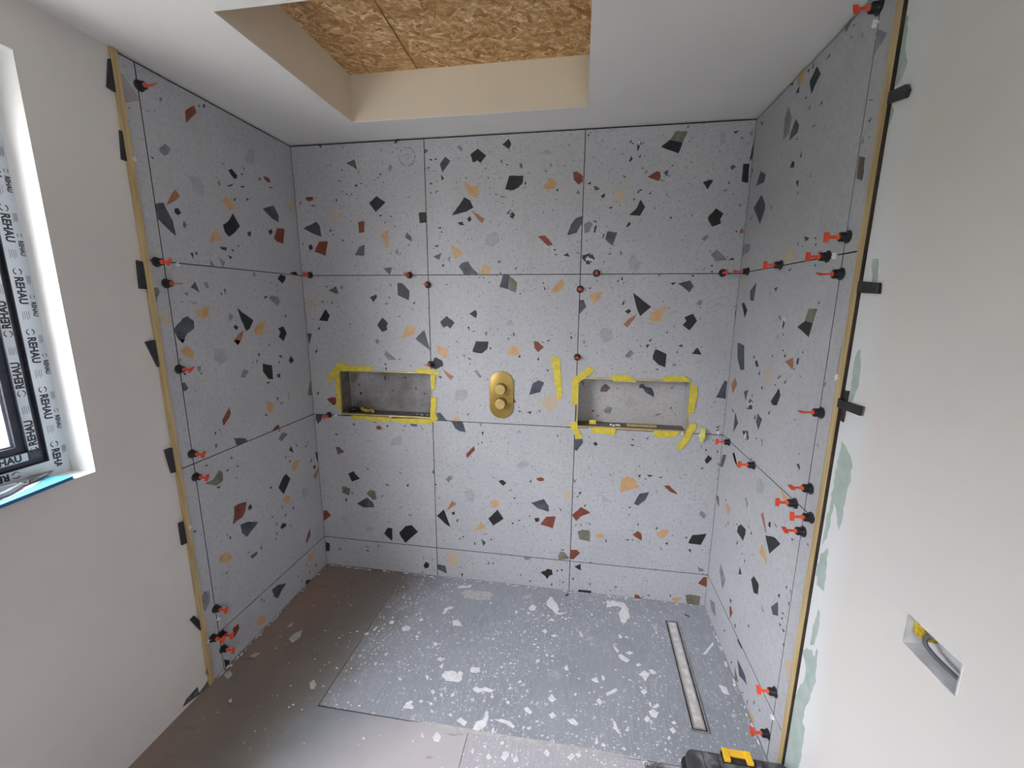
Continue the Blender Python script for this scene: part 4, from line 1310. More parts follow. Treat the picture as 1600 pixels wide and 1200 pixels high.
# OSB boards closing the recess, each covered with wood strands
def osb_board(xa, xb, xa2, xb2):
    g = Geo(); ya, yb = y0-0.02, y1+0.02
    v = [(xa, ya, ZT), (xb, ya, ZT), (xb2, yb, ZT), (xa2, yb, ZT)]; v += [(p[0], p[1], ZT+0.018) for p in v]
    g.add(v, [(0, 3, 2, 1), (4, 5, 6, 7), (0, 1, 5, 4), (1, 2, 6, 5), (2, 3, 7, 6), (3, 0, 4, 7)])
    o = g.out('osb_board', M_OSBB, ceiling)
    rnd = random.Random(int(xa*1000)); verts = []; faces = []; tint = []
    area = (xb-xa)*(yb-ya); n = int(area*4600)
    for k in range(n):
        cx = rnd.uniform(xa, xb); cy = rnd.uniform(ya, yb)
        ln = rnd.choice((0.04, 0.055, 0.075, 0.10))*rnd.uniform(0.7, 1.2); wd = rnd.choice((0.004, 0.008, 0.013, 0.018))*rnd.uniform(0.7, 1.2)
        an = rnd.gauss(0.6, 0.8); z = ZT - 0.0002 - 0.0012*k/n
        ca, sa = math.cos(an), math.sin(an); t = rnd.random()
        base = len(verts); m = 6
        prof = [(-.5, -.3), (-.2, -.5), (.3, -.45), (.5, .1), (.25, .5), (-.35, .42)]
        for (pu, pv) in prof:
            u = pu*ln*rnd.uniform(.85, 1.1); w = pv*wd*rnd.uniform(.7, 1.1)
            px, py = cx+u*ca-w*sa, cy+u*sa+w*ca
            f = (py-ya)/(yb-ya); lo = xa+(xa2-xa)*f+0.0015; hi = xb+(xb2-xb)*f-0.0015
            verts.append((min(max(px, lo), hi), min(max(py, ya), yb), z+rnd.uniform(-.0002, 0)))
        faces.append(tuple(range(base+m-1, base-1, -1))); tint.append(t)
    me = bpy.data.meshes.new('wood_strand'); me.from_pydata(verts, [], faces)
    at = me.attributes.new('tint', 'FLOAT', 'FACE'); at.data.foreach_set('value', tint)
    s = link('wood_strand', me, o, [M_OSB]); s['kind'] = 'stuff'
osb_board(x0-0.02, 0.7735, x0-0.02, 0.7445)
osb_board(0.7775, x1+0.02, 0.7485, x1+0.02)
g = Geo(); g.box((x0-0.05, y0-0.05, ZT+0.0185), (x1+0.05, y1+0.05, ZT+0.04)); g.out('light_stop', M_ADH, ceiling)  # unseen slab added above the boards to stop sky light leaking in

# ------------------------------------------------------------------ floor
TX = 0.4945; TY = -0.8225
floor = Geo()
floor.box((-0.2, REAR-0.2, -0.08), (W+0.2, 0.15, -0.006), 1)
floor = floor.out('floor', [M_SCREED, M_ADH]); tag(floor, 'dusty builders floor of screed and grey boards', 'floor', None, 'structure')
def flat(name, pts, z0, z1, m, parent, bevel=0):
    g = Geo(); g.prism(pts, lambda u, v, d: Vector((u, v, d)), z0, z1); return g.out(name, m, parent, bevel=bevel)
flat('screed', [(-0.012, REAR), (1.0955, REAR), (1.0955, TY-0.002), (0.90, TY-0.002), (0.87, TY-0.0055), (TX-0.0022, TY-0.0065), (TX-0.0012, 0.01), (-0.012, 0.01)], -0.0065, 0, M_SCREED, floor)['label'] = 'brown dusty screed'
flat('shower_tray_board', [(TX, TY), (W+0.01, TY), (W+0.01, 0.01), (TX, 0.01)], -0.0065, 0.0004, M_TRAY, floor, 0.0015)['label'] = 'grey backer board spattered with plaster'
flat('floor_board', [(1.0975, REAR), (W+0.01, REAR), (W+0.01, TY-0.003), (1.0975, TY-0.003)], -0.0065, 0, M_BOARD, floor, 0.001)['label'] = 'lilac-grey board in front of the shower tray'
# raised ridge of filler over the middle part of the joint
flat('joint_filler', [(0.90, TY-0.008), (1.30, TY-0.012), (1.55, TY-0.006), (1.8, TY+0.001), (1.55, TY+0.006), (1.2, TY+0.004), (0.92, TY+0.004)], 0.0003, 0.0009, M_SPL2, floor)
g = Geo(); rnd = random.Random(5)
for line in SPLATS.strip().split('\n'):
    c, *pts = line.split(); poly = [tuple(int(q)/2000 for q in p.split(',')) for p in pts]
    n = len(poly); cx = sum(p[0] for p in poly)/n; cy = sum(p[1] for p in poly)/n; rag = []
    for k in range(n):
        a, b = poly[k], poly[(k+1) % n]
        for t in (0.0, 0.33, 0.67):
            j = rnd.uniform(0.90, 1.07) if t else 1.0
            px, py = a[0]+(b[0]-a[0])*t, a[1]+(b[1]-a[1])*t; rag.append((cx+(px-cx)*j, cy+(py-cy)*j))
    h = (0.0012 if c == 's' else 0.0008)+len(g.f)*2e-7
    m = len(rag); top = [(cx+(p[0]-cx)*0.9, cy+(p[1]-cy)*0.9, 0.0004+h) for p in rag]
    g.add([(p[0], p[1], 0.0002) for p in rag]+top, [tuple(range(m, 2*m))]+[(k, (k+1) % m, m+(k+1) % m, m+k) for k in range(m)], 0 if c == 's' else 1)
rnd = random.Random(11)
for k in range(420):
    x = rnd.uniform(0.5, 2.1) if rnd.random() < 0.85 else rnd.uniform(0.1, 0.6); y = -abs(rnd.gauss(0.55, 0.28))
    if y < -1.1: continue
    r = rnd.uniform(0.0012, 0.0045); m = 7; a0 = rnd.uniform(0, 6); sx = rnd.uniform(0.6, 1.6)
    if x > 1.85 and rnd.random() < 0.7: continue
    ring = [(x+r*sx*rnd.uniform(.7, 1.2)*math.cos(a0+2*PI*j/m), y+r*rnd.uniform(.7, 1.2)*math.sin(a0+2*PI*j/m)) for j in range(m)]
    g.add([(p[0], p[1], 0.0003) for p in ring]+[(x+(p[0]-x)*.8, y+(p[1]-y)*.8, 0.0014) for p in ring], [tuple(range(m, 2*m))]+[(j, (j+1) % m, m+(j+1) % m, m+j) for j in range(m)])
o = g.out('plaster_spatter', [M_SPL, M_SPL2], floor); o['kind'] = 'stuff'; o['label'] = 'white dried plaster spatter'
# debris of grout along the foot of the back and side walls
g = Geo(); rnd = random.Random(3)
for k in range(260):
    wsel = rnd.random()
    if wsel < 0.62: x, y = rnd.uniform(0.02, W-0.02), -abs(rnd.gauss(0, 0.006))-0.003
    elif wsel < 0.82: x, y = abs(rnd.gauss(0, 0.006))+0.003, rnd.uniform(-0.79, -0.02)
    else: x, y = W-abs(rnd.gauss(0, 0.006))-0.003, rnd.uniform(-0.8, -0.02)
    r = rnd.uniform(0.0015, 0.006); m = 6; sx, sy = (rnd.uniform(1, 3), 1) if wsel < 0.62 else (1, rnd.uniform(1, 3))
    ring = [(x+r*sx*rnd.uniform(.6, 1.1)*math.cos(2*PI*j/m), y+r*sy*rnd.uniform(.6, 1.1)*math.sin(2*PI*j/m)) for j in range(m)]
    ring = [(min(max(p[0], 0.0008), W-0.0008), min(p[1], -0.0008)) for p in ring]
    g.add([(p[0], p[1], 0.0) for p in ring]+[(x+(p[0]-x)*.6, y+(p[1]-y)*.6, 0.0012+r*0.3) for p in ring], [tuple(range(m, 2*m))]+[(j, (j+1) % m, m+(j+1) % m, m+j) for j in range(m)], rnd.randint(0, 1))
o = g.out('grout_crumbs', [M_SPL, M_SPL2], floor); o['kind'] = 'stuff'; o['label'] = 'pale grout crumbs along the foot of the tiles'

# ------------------------------------------------------------------ tiles
GAP = 0.0016
def tile(wcode, parent, poly, skew=0):
    fn = FN[wcode]
    n = len(poly); c = 0.0006
    def inset(p, d):
        out = []
        for k in range(n):
            a, b, e = Vector(p[k-1]), Vector(p[k]), Vector(p[(k+1) % n])
            d1 = (b-a).normalized(); d2 = (e-b).normalized(); n1 = Vector((-d1.y, d1.x)); n2 = Vector((-d2.y, d2.x))
            out.append(b+(n1+n2)*d/(1+n1.dot(n2)))
        return out
    pi = inset(poly, c); off = random.uniform(-0.0003, 0.0002)
    v = [fn(p[0], p[1], off) for p in pi]+[fn(p[0], p[1], off-c) for p in poly]+[fn(p[0], p[1], -0.0105) for p in poly]
    f = [tuple(range(n))]; fi = [0]+[0]*n+[1]*n
    for r in (0, n): f += [(r+k, r+n+k, r+n+(k+1) % n, r+(k+1) % n) for k in range(n)]
    g = Geo(); g.add(v, f); g.i = fi; return g.out('tile', [M_TILE, M_EDGE], parent), off
def cell(us, ci, ri):
    return us[ci]+(GAP if ci else 0.0006), us[ci+1]-GAP, ZR[ri]+(GAP if ri else 0.002), ZR[ri+1]-(GAP if ri < 3 else 0.008)
TILES = {}
for wcode, parent, us in (('B', wall_back, [0, CA, CB, W]), ('L', wall_left, [0, L1, L2]), ('R', wall_right, [0, R1, R2])):
    for ci in range(len(us)-1):
        for ri in range(4):
            a, b, c, d = cell(us, ci, ri)
            if wcode == 'B' and ci == 2: b = W-0.0006
            poly = [(a, c), (b, c), (b, d), (a, d)]
            if wcode == 'B' and ri == 1:
                if ci == 0: poly = [(a, c), (b, c), (b, NL[2]-0.0065), (NL[0]-0.0065, NL[2]-0.0065), (NL[0]-0.0065, NL[3]+0.0065), (b, NL[3]+0.0065), (b, d), (a, d)]
                if ci == 2: pass
            if wcode == 'B' and ri == 2 and ci == 0:
                poly = [(a, c), (NL[0]-0.007, c), (NL[0]-0.007, NL[3]+0.007), (b, NL[3]+0.007), (b, d), (a, d)]
            if wcode == 'B' and ri == 2 and ci == 2:
                poly = [(NR[1]+0.007, c), (b, c), (b, d), (a, d), (a, NR[3]+0.007), (NR[1]+0.007, NR[3]+0.007)]
            if wcode == 'B' and ri == 1: poly = [(a, c), (b, c), (b, d), (a, d)]
            if wcode != 'B' and ci == 1: poly = [(a, c), (us[2]-0.0022, c), (us[2]-0.0022, d), (a, d)]
            TILES[(wcode, ci, ri)] = tile(wcode, parent, poly)
FLECK = {}
for line in CHIPS.strip().split('\n'):
    h, *pts = line.split(); wcode, ci, ri, c = h[0], int(h[1]), int(h[2]), h[3]
    poly = [tuple(int(q)/2000 for q in p.split(',')) for p in pts]
    t, off = TILES[(wcode, ci, ri)]; fn = FN[wcode]
    if c in 'kg':
        cu = sum(p[0] for p in poly)/len(poly); cv = sum(p[1] for p in poly)/len(poly)
        poly = [(cu+(p[0]-cu)*1.22, cv+(p[1]-cv)*1.22) for p in poly]
        FLECK.setdefault((wcode, ci, ri), Geo()).prism(poly, fn, off-0.001, off+0.0002, 0 if c == 'k' else 1); continue
    g = Geo()
    # slightly ragged outline
    n = len(poly); rag = []
    for k in range(n):
        a, b = Vector(poly[k]), Vector(poly[(k+1) % n]); rag.append(tuple(a)); d = b-a
        if d.length > 0.02:
            for t_ in (0.36, 0.7):
                q = a+d*t_+Vector((-d.y, d.x)).normalized()*random.uniform(-0.0012, 0.0012); rag.append((q.x, q.y))
    g.prism(rag, fn, off-0.001, off+0.0003)
    o = g.out('terrazzo_chip', CH[c], t); o['label'] = CHL[c]
for key, g in FLECK.items():
    o = g.out('terrazzo_flecks', [CH['k'], CH['G']], TILES[key][0]); o['kind'] = 'stuff'
# pencilled letter and sucker marks on the tile faces
t = TILES[('B', 2, 2)][0]; g = Geo()
def pen(pts, r=0.0011): g.tube([FN['B'](u, v, 0.0003) for u, v in pts], r, 5)
pen([(2.0179, 1.509), (2.0176, 1.53), (2.0174, 1.5535)])
pen([(2.016, 1.552), (2.03, 1.5562), (2.045, 1.5555), (2.0556, 1.549), (2.054, 1.539), (2.046, 1.533), (2.034, 1.530), (2.0213, 1.5288)])
pen([(2.024, 1.529), (2.036, 1.523), (2.048, 1.515), (2.0616, 1.508)])
g.out('pencil_letter', M_PENCIL, t)
def ring_mark(parent, cu, cv, rad, d, gaps, w=0.0022):
    g = Geo(); n = 40
    for k in range(n):
        if random.random() < gaps: continue
        a0, a1 = 2*PI*k/n, 2*PI*(k+1)/n; q = []
        for a, r in ((a0, rad-w), (a1, rad-w), (a1, rad+w), (a0, rad+w)): q.append((cu+r*math.cos(a), cv+r*math.sin(a)))
        g.prism(q[::-1] if False else q, FN['B'], d-0.0008, d+0.00025)
    o = g.out('suction_mark', M_SMEAR, parent); o['label'] = 'grey circular sucker mark'
ring_mark(TILES[('B', 0, 3)][0], 0.607, 2.227, 0.040, 0, 0.3)
ring_mark(TILES[('B', 0, 3)][0], 0.607, 2.229, 0.010, 0, 0.5, 0.0015)

# ------------------------------------------------------------------ niches
def niche(side, N_, depth, label, chips):
    u0, u1, v0, v1 = N_; r = empty('wall_niche', (0, 0, 0)); tag(r, label, 'wall niche', 'tiled wall niches')
    r.location = ((u0+u1)/2, 0, v0)
    def part(nm, a, b, m, bev=0):
        g = Geo(); o_ = r.location
        g.box((a[0]-o_.x, a[1]-o_.y, a[2]-o_.z), (b[0]-o_.x, b[1]-o_.y, b[2]-o_.z)); return g.out(nm, m, r, bevel=bev)
    part('back_panel', (u0-0.0112, depth, v0-0.0112), (u1+0.0112, depth+0.01, v1+0.0112), M_TILE_DARK if side == 'left' else M_TILE_PALE)
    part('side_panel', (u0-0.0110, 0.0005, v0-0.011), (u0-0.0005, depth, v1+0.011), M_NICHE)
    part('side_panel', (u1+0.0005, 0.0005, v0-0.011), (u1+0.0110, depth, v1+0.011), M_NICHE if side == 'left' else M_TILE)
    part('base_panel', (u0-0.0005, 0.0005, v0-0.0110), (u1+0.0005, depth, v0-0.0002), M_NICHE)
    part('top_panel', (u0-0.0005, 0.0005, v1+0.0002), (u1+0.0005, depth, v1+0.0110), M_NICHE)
    e = 0.006
    for a, b in (((u0-e, -0.0022, v0-e), (u1+e, 0.012, v0+0.0008)), ((u0-e, -0.0022, v1-0.0008), (u1+e, 0.012, v1+e)),
                 ((u0-e, -0.0022, v0+0.0008), (u0+0.0008, 0.012, v1-0.0008)), ((u1-0.0008, -0.0022, v0+0.0008), (u1+e, 0.012, v1-0.0008))):
        part('edge_trim', a, b, M_BRASSL, 0.0008)
    bp = [c for c in r.children if c.name.startswith('back_panel')][0]
    for c, pts in chips:
        g = Geo(); g.prism([(u, v-v0) for u, v in pts], lambda u, v, d: Vector((u-r.location.x, depth-d, v)), -0.001, 0.0004)
        o = g.out('terrazzo_chip', CH[c], bp); o['label'] = CHL.get(c, 'dark fleck')
    return r, bp
nl, nlb = niche('left', NL, 0.10, 'left wall niche, dark inside, framed by brass trim and yellow tape', NICHE_L)
nr, nrb = niche('right', NR, 0.095, 'right wall niche with sucker mark on its back panel, taped all round', NICHE_R)
for rad, gp in ((0.026, 0.35), (0.014, 0.2), (0.006, 0.3)):
    g = Geo(); n = 36
    for k in range(n):
        if random.random() < gp: continue
        a0, a1 = 2*PI*k/n, 2*PI*(k+1)/n; q = [(1.7204-nr.location.x+r*math.cos(a), 1.0538-nr.location.z+r*math.sin(a)) for a, r in ((a0, rad-.0014), (a1, rad-.0014), (a1, rad+.0014), (a0, rad+.0014))]
        g.prism(q, lambda u, v, d: Vector((u, 0.095-d, v)), -0.0008, 0.0003)
    o = g.out('suction_mark', M_SMEAR, nrb); o['label'] = 'grey circular sucker mark'
# things lying in the niches
def crumb(name, x, y, z, r, m, label, cat, group, flat_=0.7, seed=0):
    bm = bmesh.new(); bmesh.ops.create_icosphere(bm, subdivisions=1, radius=r); rr = random.Random(seed)
    for v in bm.verts: v.co = Vector((v.co.x*1.3, v.co.y, v.co.z*flat_))*rr.uniform(0.7, 1.15)
    mz = min(v.co.z for v in bm.verts)
    for v in bm.verts: v.co.z -= mz
    me = bpy.data.meshes.new(name); bm.to_mesh(me); bm.free(); o = link(name, me, None, [m]); o.location = (x, y, z)
    o.rotation_euler[2] = rr.uniform(0, 6); return tag(o, label, cat, group)
ORD = ['first', 'second', 'third', 'fourth', 'fifth', 'sixth']
for k, (x, y) in enumerate(((0.595, 0.030), (0.612, 0.045), (0.628, 0.026), (0.641, 0.050), (0.655, 0.030), (0.670, 0.045))):
    crumb('plaster_crumb', x, y, NL[2]-0.0004, 0.0065, M_SPL2, ORD[k] + ' pale plaster crumb from the left in the right end of the left niche', 'rubble', 'plaster crumbs in the left niche', 0.8, k)
for k, (x, y) in enumerate(((1.622, 0.030), (1.636, 0.025), (1.650, 0.030), (1.661, 0.026))):
    crumb('filler_crumb', x, y, NR[2]-0.0004, 0.0065, M_WHITE, ORD[k] + ' white filler crumb from the left in the right niche', 'rubble', 'white crumbs in the right niche', 0.9, 20+k)
for k, (x, y, r) in enumerate(((0.215, 0.05, 0.018), (0.235, 0.062, 0.014), (0.250, 0.040, 0.011), (0.205, 0.025, 0.010))):
    crumb('rubble_lump', x, y, NL[2]-0.0004, r, M_STEELD, ['largest', 'second largest', 'right small', 'front small'][k] + ' dark rubble lump in the left corner of the left niche', 'rubble', 'dark rubble in the left niche', 0.8, 40+k)
g = Geo()
pts = [(0.262, 0.045), (0.275, 0.037), (0.292, 0.036), (0.310, 0.030), (0.328, 0.034), (0.344, 0.030)]
zz = [0.024, 0.016, 0.011, 0.010, 0.016, 0.004]
n = len(pts); v = []
for (x, y), z in zip(pts, zz): v += [(x, y-0.010, NL[2]+z), (x, y+0.008, NL[2]+z+0.006), (x, y+0.008, NL[2]+z+0.0045), (x, y-0.010, NL[2]+z-0.0015)]
f = [(4*k+j, 4*k+(j+1) % 4, 4*k+4+(j+1) % 4, 4*k+4+j) for k in range(n-1) for j in range(4)]+[(3, 2, 1, 0), (4*n-4, 4*n-3, 4*n-2, 4*n-1)]
g.add(v, f); tag(g.out('tape_scrap', M_TAPE, smooth=True), 'crumpled yellow tape scrap lying in the left niche', 'tape')
g = Geo(); g.box((1.700, 0.038, NR[2]-0.0004), (1.846, 0.060, NR[2]+0.009)); tag(g.out('wood_strip', M_WOOD, bevel=0.001), 'thin wooden strip lying on the floor of the right niche', 'wood strip')
g = Geo(); g.prism([(1.513, NR[2]-0.0004), (1.549, NR[2]-0.0004), (1.547, NR[2]+0.020), (1.514, NR[2]+0.019)], lambda u, v, d: Vector((u, 0.05-d+(v-NR[2])*0.3, v)), 0, 0.004)
tag(g.out('tape_roll_scrap', M_TAPE), 'folded scrap of yellow tape standing in the right niche', 'tape')
g = Geo(); g.tube([(1.462, 0.012, 1.1812), (1.464, 0.011, 1.168), (1.472, 0.010, 1.158), (1.474, 0.010, 1.148), (1.483, 0.010, 1.140)], 0.0018, 6); g.tube([(1.468, 0.012, 1.1812), (1.470, 0.011, 1.170), (1.478, 0.010, 1.160), (1.476, 0.011, 1.152)], 0.0016, 6)
tag(g.out('loose_wire', M_BLACK, smooth=True), 'short black wire hanging from top left of the right niche', 'wire')

# ------------------------------------------------------------------ yellow tape on the wall
TAPE_L = ['diagonal yellow tape across top left corner of the left niche', 'yellow tape along the top left edge of the left niche', 'yellow tape down the left edge of the left niche',
 'yellow tape at the top right corner of the left niche', 'upper yellow tape on the right edge of the left niche', 'lower yellow tape at bottom right corner of the left niche',
 'left of two yellow tapes under the left niche', 'right of two yellow tapes under the left niche', 'loose upright yellow tape strip right of the brass shower valve',
 'diagonal yellow tape sticking out at top left of the right niche', 'yellow tape down the upper left edge of the right niche', 'twisted yellow tape at bottom left corner of the right niche',
 'yellow tape with torn end on the top middle of the right niche', 'yellow tape on the top right edge of the right niche', 'yellow tape down the right edge of the right niche',
 'long diagonal yellow tape at bottom right corner of the right niche', 'left of two yellow tapes under the right niche', 'right of two yellow tapes under the right niche']
for k, (poly, lb) in enumerate(zip(TAPES, TAPE_L)):
    rr = random.Random(k); n = len(poly); rag = []
    for i in range(n):
        a, b = Vector(poly[i]), Vector(poly[(i+1) % n]); d = b-a; m = max(1, int(d.length/0.02))
        for j in range(m):
            q = a+d*(j/m)
            if j: q += Vector((-d.y, d.x)).normalized()*rr.uniform(-0.0008, 0.0008)
            rag.append((q.x, q.y))
    base = 0.0030 if k != 8 else 0.0012
    g = Geo(); n = len(rag); cu = sum(p[0] for p in rag)/n; cv = sum(p[1] for p in rag)/n
    tilt = rr.uniform(-0.01, 0.01)
    top = [FN['B'](u, v, base+0.0005+k*0.00005+abs(rr.gauss(0, 0.0003))) for u, v in rag]
    bot = [FN['B'](u, v, base-0.0026 if k != 8 else base-0.0008) for u, v in rag]
    ctr = FN['B'](cu, cv, base+0.0012+k*0.00005)
    g.add(top+bot+[ctr], [(i, (i+1) % n, 2*n) for i in range(n)]+[(i, n+i, n+(i+1) % n, (i+1) % n) for i in range(n)]+[tuple(range(2*n-1, n-1, -1))])
    tag(g.out('masking_tape', M_TAPE), lb, 'tape', 'yellow masking tape pieces')

# ------------------------------------------------------------------ levelling clips
ROT = {'B': Matrix(((1, 0, 0), (0, 0, -1), (0, 1, 0))), 'L': Matrix(((0, 0, 1), (-1, 0, 0), (0, 1, 0))), 'R': Matrix(((0, 0, -1), (1, 0, 0), (0, 1, 0)))}
cap_me = tail_me = None
def clip_meshes():
    g = Geo(); g.lathe([(0.0045, 0.0), (0.0165, 0.0), (0.0172, 0.0012), (0.0168, 0.0028), (0.0128, 0.0042), (0.0110, 0.0090), (0.0104, 0.0215), (0.0096, 0.0225), (0.0080, 0.0225), (0.0076, 0.0180), (0.0040, 0.0178)], 24)
    for k in range(10):
        a = 2*PI*k/10; m = Matrix.Rotation(a, 4, 'Z'); g.box((0.0098, -0.0012, 0.004), (0.0122, 0.0012, 0.0205), 0, m)
    cap = g.out('cap', M_BLACK, smooth=True)
    g = Geo()
    g.lathe([(0.0040, 0.017), (0.0072, 0.0185), (0.0070, 0.0250), (0.0040, 0.0275)], 14)
    prof = [(-0.0066, 0.0245), (-0.0042, 0.0290), (-0.0040, 0.0440), (-0.0062, 0.0455), (-0.0128, 0.0460), (-0.0133, 0.0570), (-0.0118, 0.0585), (0.0118, 0.0585), (0.0133, 0.0570), (0.0128, 0.0460), (0.0062, 0.0455), (0.0040, 0.0440), (0.0042, 0.0290), (0.0066, 0.0245)]
    g.prism(prof[::-1], lambda u, v, d: Vector((d, u, v)), -0.0015, 0.0015)
    tail = g.out('strap_tail', M_ORANGE, smooth=True, bevel=0.0004, seg=1)
    return cap, tail
cap0, tail0 = clip_meshes()
CL = [ # roll, label
 (50, 'levelling clip topmost on the left wall, near the ceiling'), (25, 'levelling clip on the upper horizontal joint of the left wall by the batten'),
 (88, 'levelling clip with edge-on spike just below upper joint of the left wall'), (50, 'levelling clip on the left wall between upper and lower joints'),
 (35, 'levelling clip just above the lower horizontal joint of the left wall'), (30, 'levelling clip just below the lower horizontal joint of the left wall'),
 (35, 'levelling clip low on the left wall above the bottom cut tiles'), (40, 'levelling clip nearest the batten at the bottom of the left wall'),
 (30, 'levelling clip half hidden behind another at the bottom of the left wall'), (25, 'lowest levelling clip on the left wall, just above the floor'),
 (0, 'levelling clip on the back wall in the left corner, upper joint'), (20, 'levelling clip on the upper joint of the back wall left of the column joint'),
 (80, 'levelling clip on the left column joint of the back wall below the upper joint'), (80, 'levelling clip above right end of the left niche beside a black chip'),
 (20, 'levelling clip left of the left niche on the lower joint'), (10, 'levelling clip on the upper joint of the back wall right of the column joint'),
 (70, 'upper levelling clip on the right column joint of the back wall'), (80, 'levelling clip on the back wall just above the right niche'),
 (10, 'levelling clip on the back wall by the right corner, upper joint'),
 (65, 'levelling clip at the corner end of the upper joint of the right wall'), (0, 'levelling clip midway on the upper joint of the right wall'),
 (0, 'levelling clip on the upper joint of the right wall, second from batten'), (0, 'levelling clip just above the upper joint on the right wall near the batten'),
 (75, 'levelling clip just below the upper joint on the right wall near the batten'), (88, 'levelling clip with a thin red spike midway up the right wall'),
 (0, 'levelling clip at the corner end of the lower joint of the right wall'), (0, 'second levelling clip from the corner on the lower joint of the right wall'),
 (80, 'spiked levelling clip just above the lower joint of the right wall near the batten'), (5, 'third levelling clip from the corner on the lower joint of the right wall'),
 (15, 'levelling clip nearest the batten on the lower joint of the right wall'), (75, 'spiked levelling clip just below the lower joint on the right wall'),
 (50, 'upper of two levelling clips at the bottom of the right wall'), (45, 'lowest levelling clip on the right wall above the black toolbox'),
 (20, 'levelling clip topmost on the right wall, at the ceiling beside the batten')]
for k, ((wc, u, v), (rl, lb)) in enumerate(zip(CLIPS, CL)):
    r = empty('levelling_clip'); m = (ROT[wc] @ Matrix.Rotation(math.radians(-rl if wc == 'R' else rl), 3, 'Z')).to_4x4()
    m.translation = FN[wc](u, v, 0.0006); r.matrix_world = m
    tag(r, ('orange-tailed ' if len(lb.split()) < 16 else '') + lb, 'clip', 'tile levelling clips')
    if k == 0: c, t_ = cap0, tail0
    else:
        c, t_ = cap0.copy(), tail0.copy(); scene.collection.objects.link(c); scene.collection.objects.link(t_)
    c.parent = r; t_.parent = r

SPL = ['white cross spacer beside the upper clip on the left wall', 'white spacer sticking out by the second black wedge on the left', 'white spacer by the batten low on the left wall beside a wedge',
 'white spacer stub on the vertical joint low on the left wall', 'white spacer at the batten beside the lowest left clips', 'white spacer just below the topmost clip on the right wall',
 'white cross spacer at upper joint of the right wall near the batten', 'white spacer against the batten midway up the right wall', 'white spacer between the two lowest clips of the right wall',
 'white spacer under the left end of the right niche', 'white spacer under the right end of the right niche', 'white spacer left of the yellow wedge on the lower joint', 'white spacer right of the yellow wedge on the lower joint',
 'white spacer under the middle of the left niche', 'white spacer under the left end of the left niche']
sp0 = None
for (wc, u, v), lb in zip(SPACERS, SPL):
    if sp0 is None:
        g = Geo(); g.box((-0.0010, -0.009, 0), (0.0010, 0.009, 0.010)); g.box((-0.009, -0.0010, 0), (0.009, 0.0010, 0.008)); sp0 = o = g.out('tile_spacer', M_WHITE)
    else:
        o = sp0.copy(); scene.collection.objects.link(o)
    m = (ROT[wc] @ Matrix.Rotation(random.uniform(-.2, .2), 3, 'Z')).to_4x4(); m.translation = FN[wc](u, v, 0.0006); o.matrix_world = m
    tag(o, lb, 'spacer', 'white tile spacers')
# yellow stepped spacer on the lower joint
cu, cv = 2.0508, 0.930
g = Geo(); g.prism([(cu-0.010, cv-0.034), (cu+0.004, cv-0.034), (cu+0.004, cv-0.020), (cu+0.009, cv-0.020), (cu+0.009, cv+0.032), (cu-0.009, cv+0.032)], FN['B'], 0.0006, 0.014)
g.prism([(cu-0.007, cv-0.016), (cu+0.006, cv-0.016), (cu+0.006, cv+0.028), (cu-0.006, cv+0.028)], FN['B'], 0.014, 0.024)
tag(g.out('wedge_spacer', M_SPYEL, bevel=0.001), 'pale yellow stepped wedge spacer right of the right niche', 'spacer')

# ------------------------------------------------------------------ battens and shims
g = Geo(); g.box((-0.0018, -L2-0.0215, 0.001), (0.0080, -L2-0.0012, H-0.002)); b1 = g.out('timber_batten', M_WOOD, bevel=0.0012)
tag(b1, 'pine batten standing along the end of the left tiled wall', 'batten', 'timber battens at the tile ends')
g = Geo(); g.tube([(0.004, -L2-0.019, 0.05), (0.005, -L2-0.027, 0.065), (0.003, -L2-0.022, 0.085)], 0.004, 5, 0, [0.5, 1.0, 0.2]); o = g.out('splinter', M_WOODD, b1)
g = Geo(); g.box((W-0.0060, -R2-0.0262, 0.001), (W+0.0060, -R2-0.0012, H-0.002)); b2 = g.out('timber_batten', M_WOOD, bevel=0.0012)
g = Geo(); g.box((W-0.0052, -R2-0.0302, 0.001), (W+0.0060, -R2-0.0262, H-0.003)); o = g.out('shade_strip', plain('batten_shade', (58, 46, 32), 0.8, 0, (40, 32, 24), 20), b2); o['label'] = 'dark strip standing in for the shade beside the batten'  # dark strip paints the shade along the outer batten edge
tag(b2, 'pine batten standing along the end of the right tiled wall', 'batten', 'timber battens at the tile ends')
WL = ['topmost black shim wedged by the left batten', 'second black shim from the top of the left batten', 'black shim by the left batten level with upper joint',
      'tilted black shim below the middle of the left batten', 'black shim by the left batten at the lower joint', 'narrow black shim on the left batten below the lower joint', 'lowest black shim at the left batten, twisted outward']
def shim(poly, wc, d0, d1, lb):
    g = Geo(); rr = [(max(u, (L2+0.0222 if wc == 'L' else R2+0.0292)), v) for u, v in poly]
    g.prism(rr, FN[wc], d0, d1)
    tag(g.out('plastic_shim', M_BLACK, bevel=0.001, seg=1), 'flat plastic ' + lb, 'shim', 'black shims along the battens')
for poly, lb in zip(WEDGE_L, WL): shim(poly, 'L', -0.0018, 0.006, lb)
for poly, lb, (d0, d1) in zip(WEDGE_R, ['topmost black shim sticking out right of the right batten, angled up', 'black shim on the right plaster level with the upper clips', 'upright black shim lying along the right batten midway', 'black shim crossing another on the right plaster midway'],
        ((0.0002, 0.009), (0.0002, 0.009), (0.0002, 0.0045), (0.0048, 0.012))): shim(poly, 'R', d0, d1, lb)
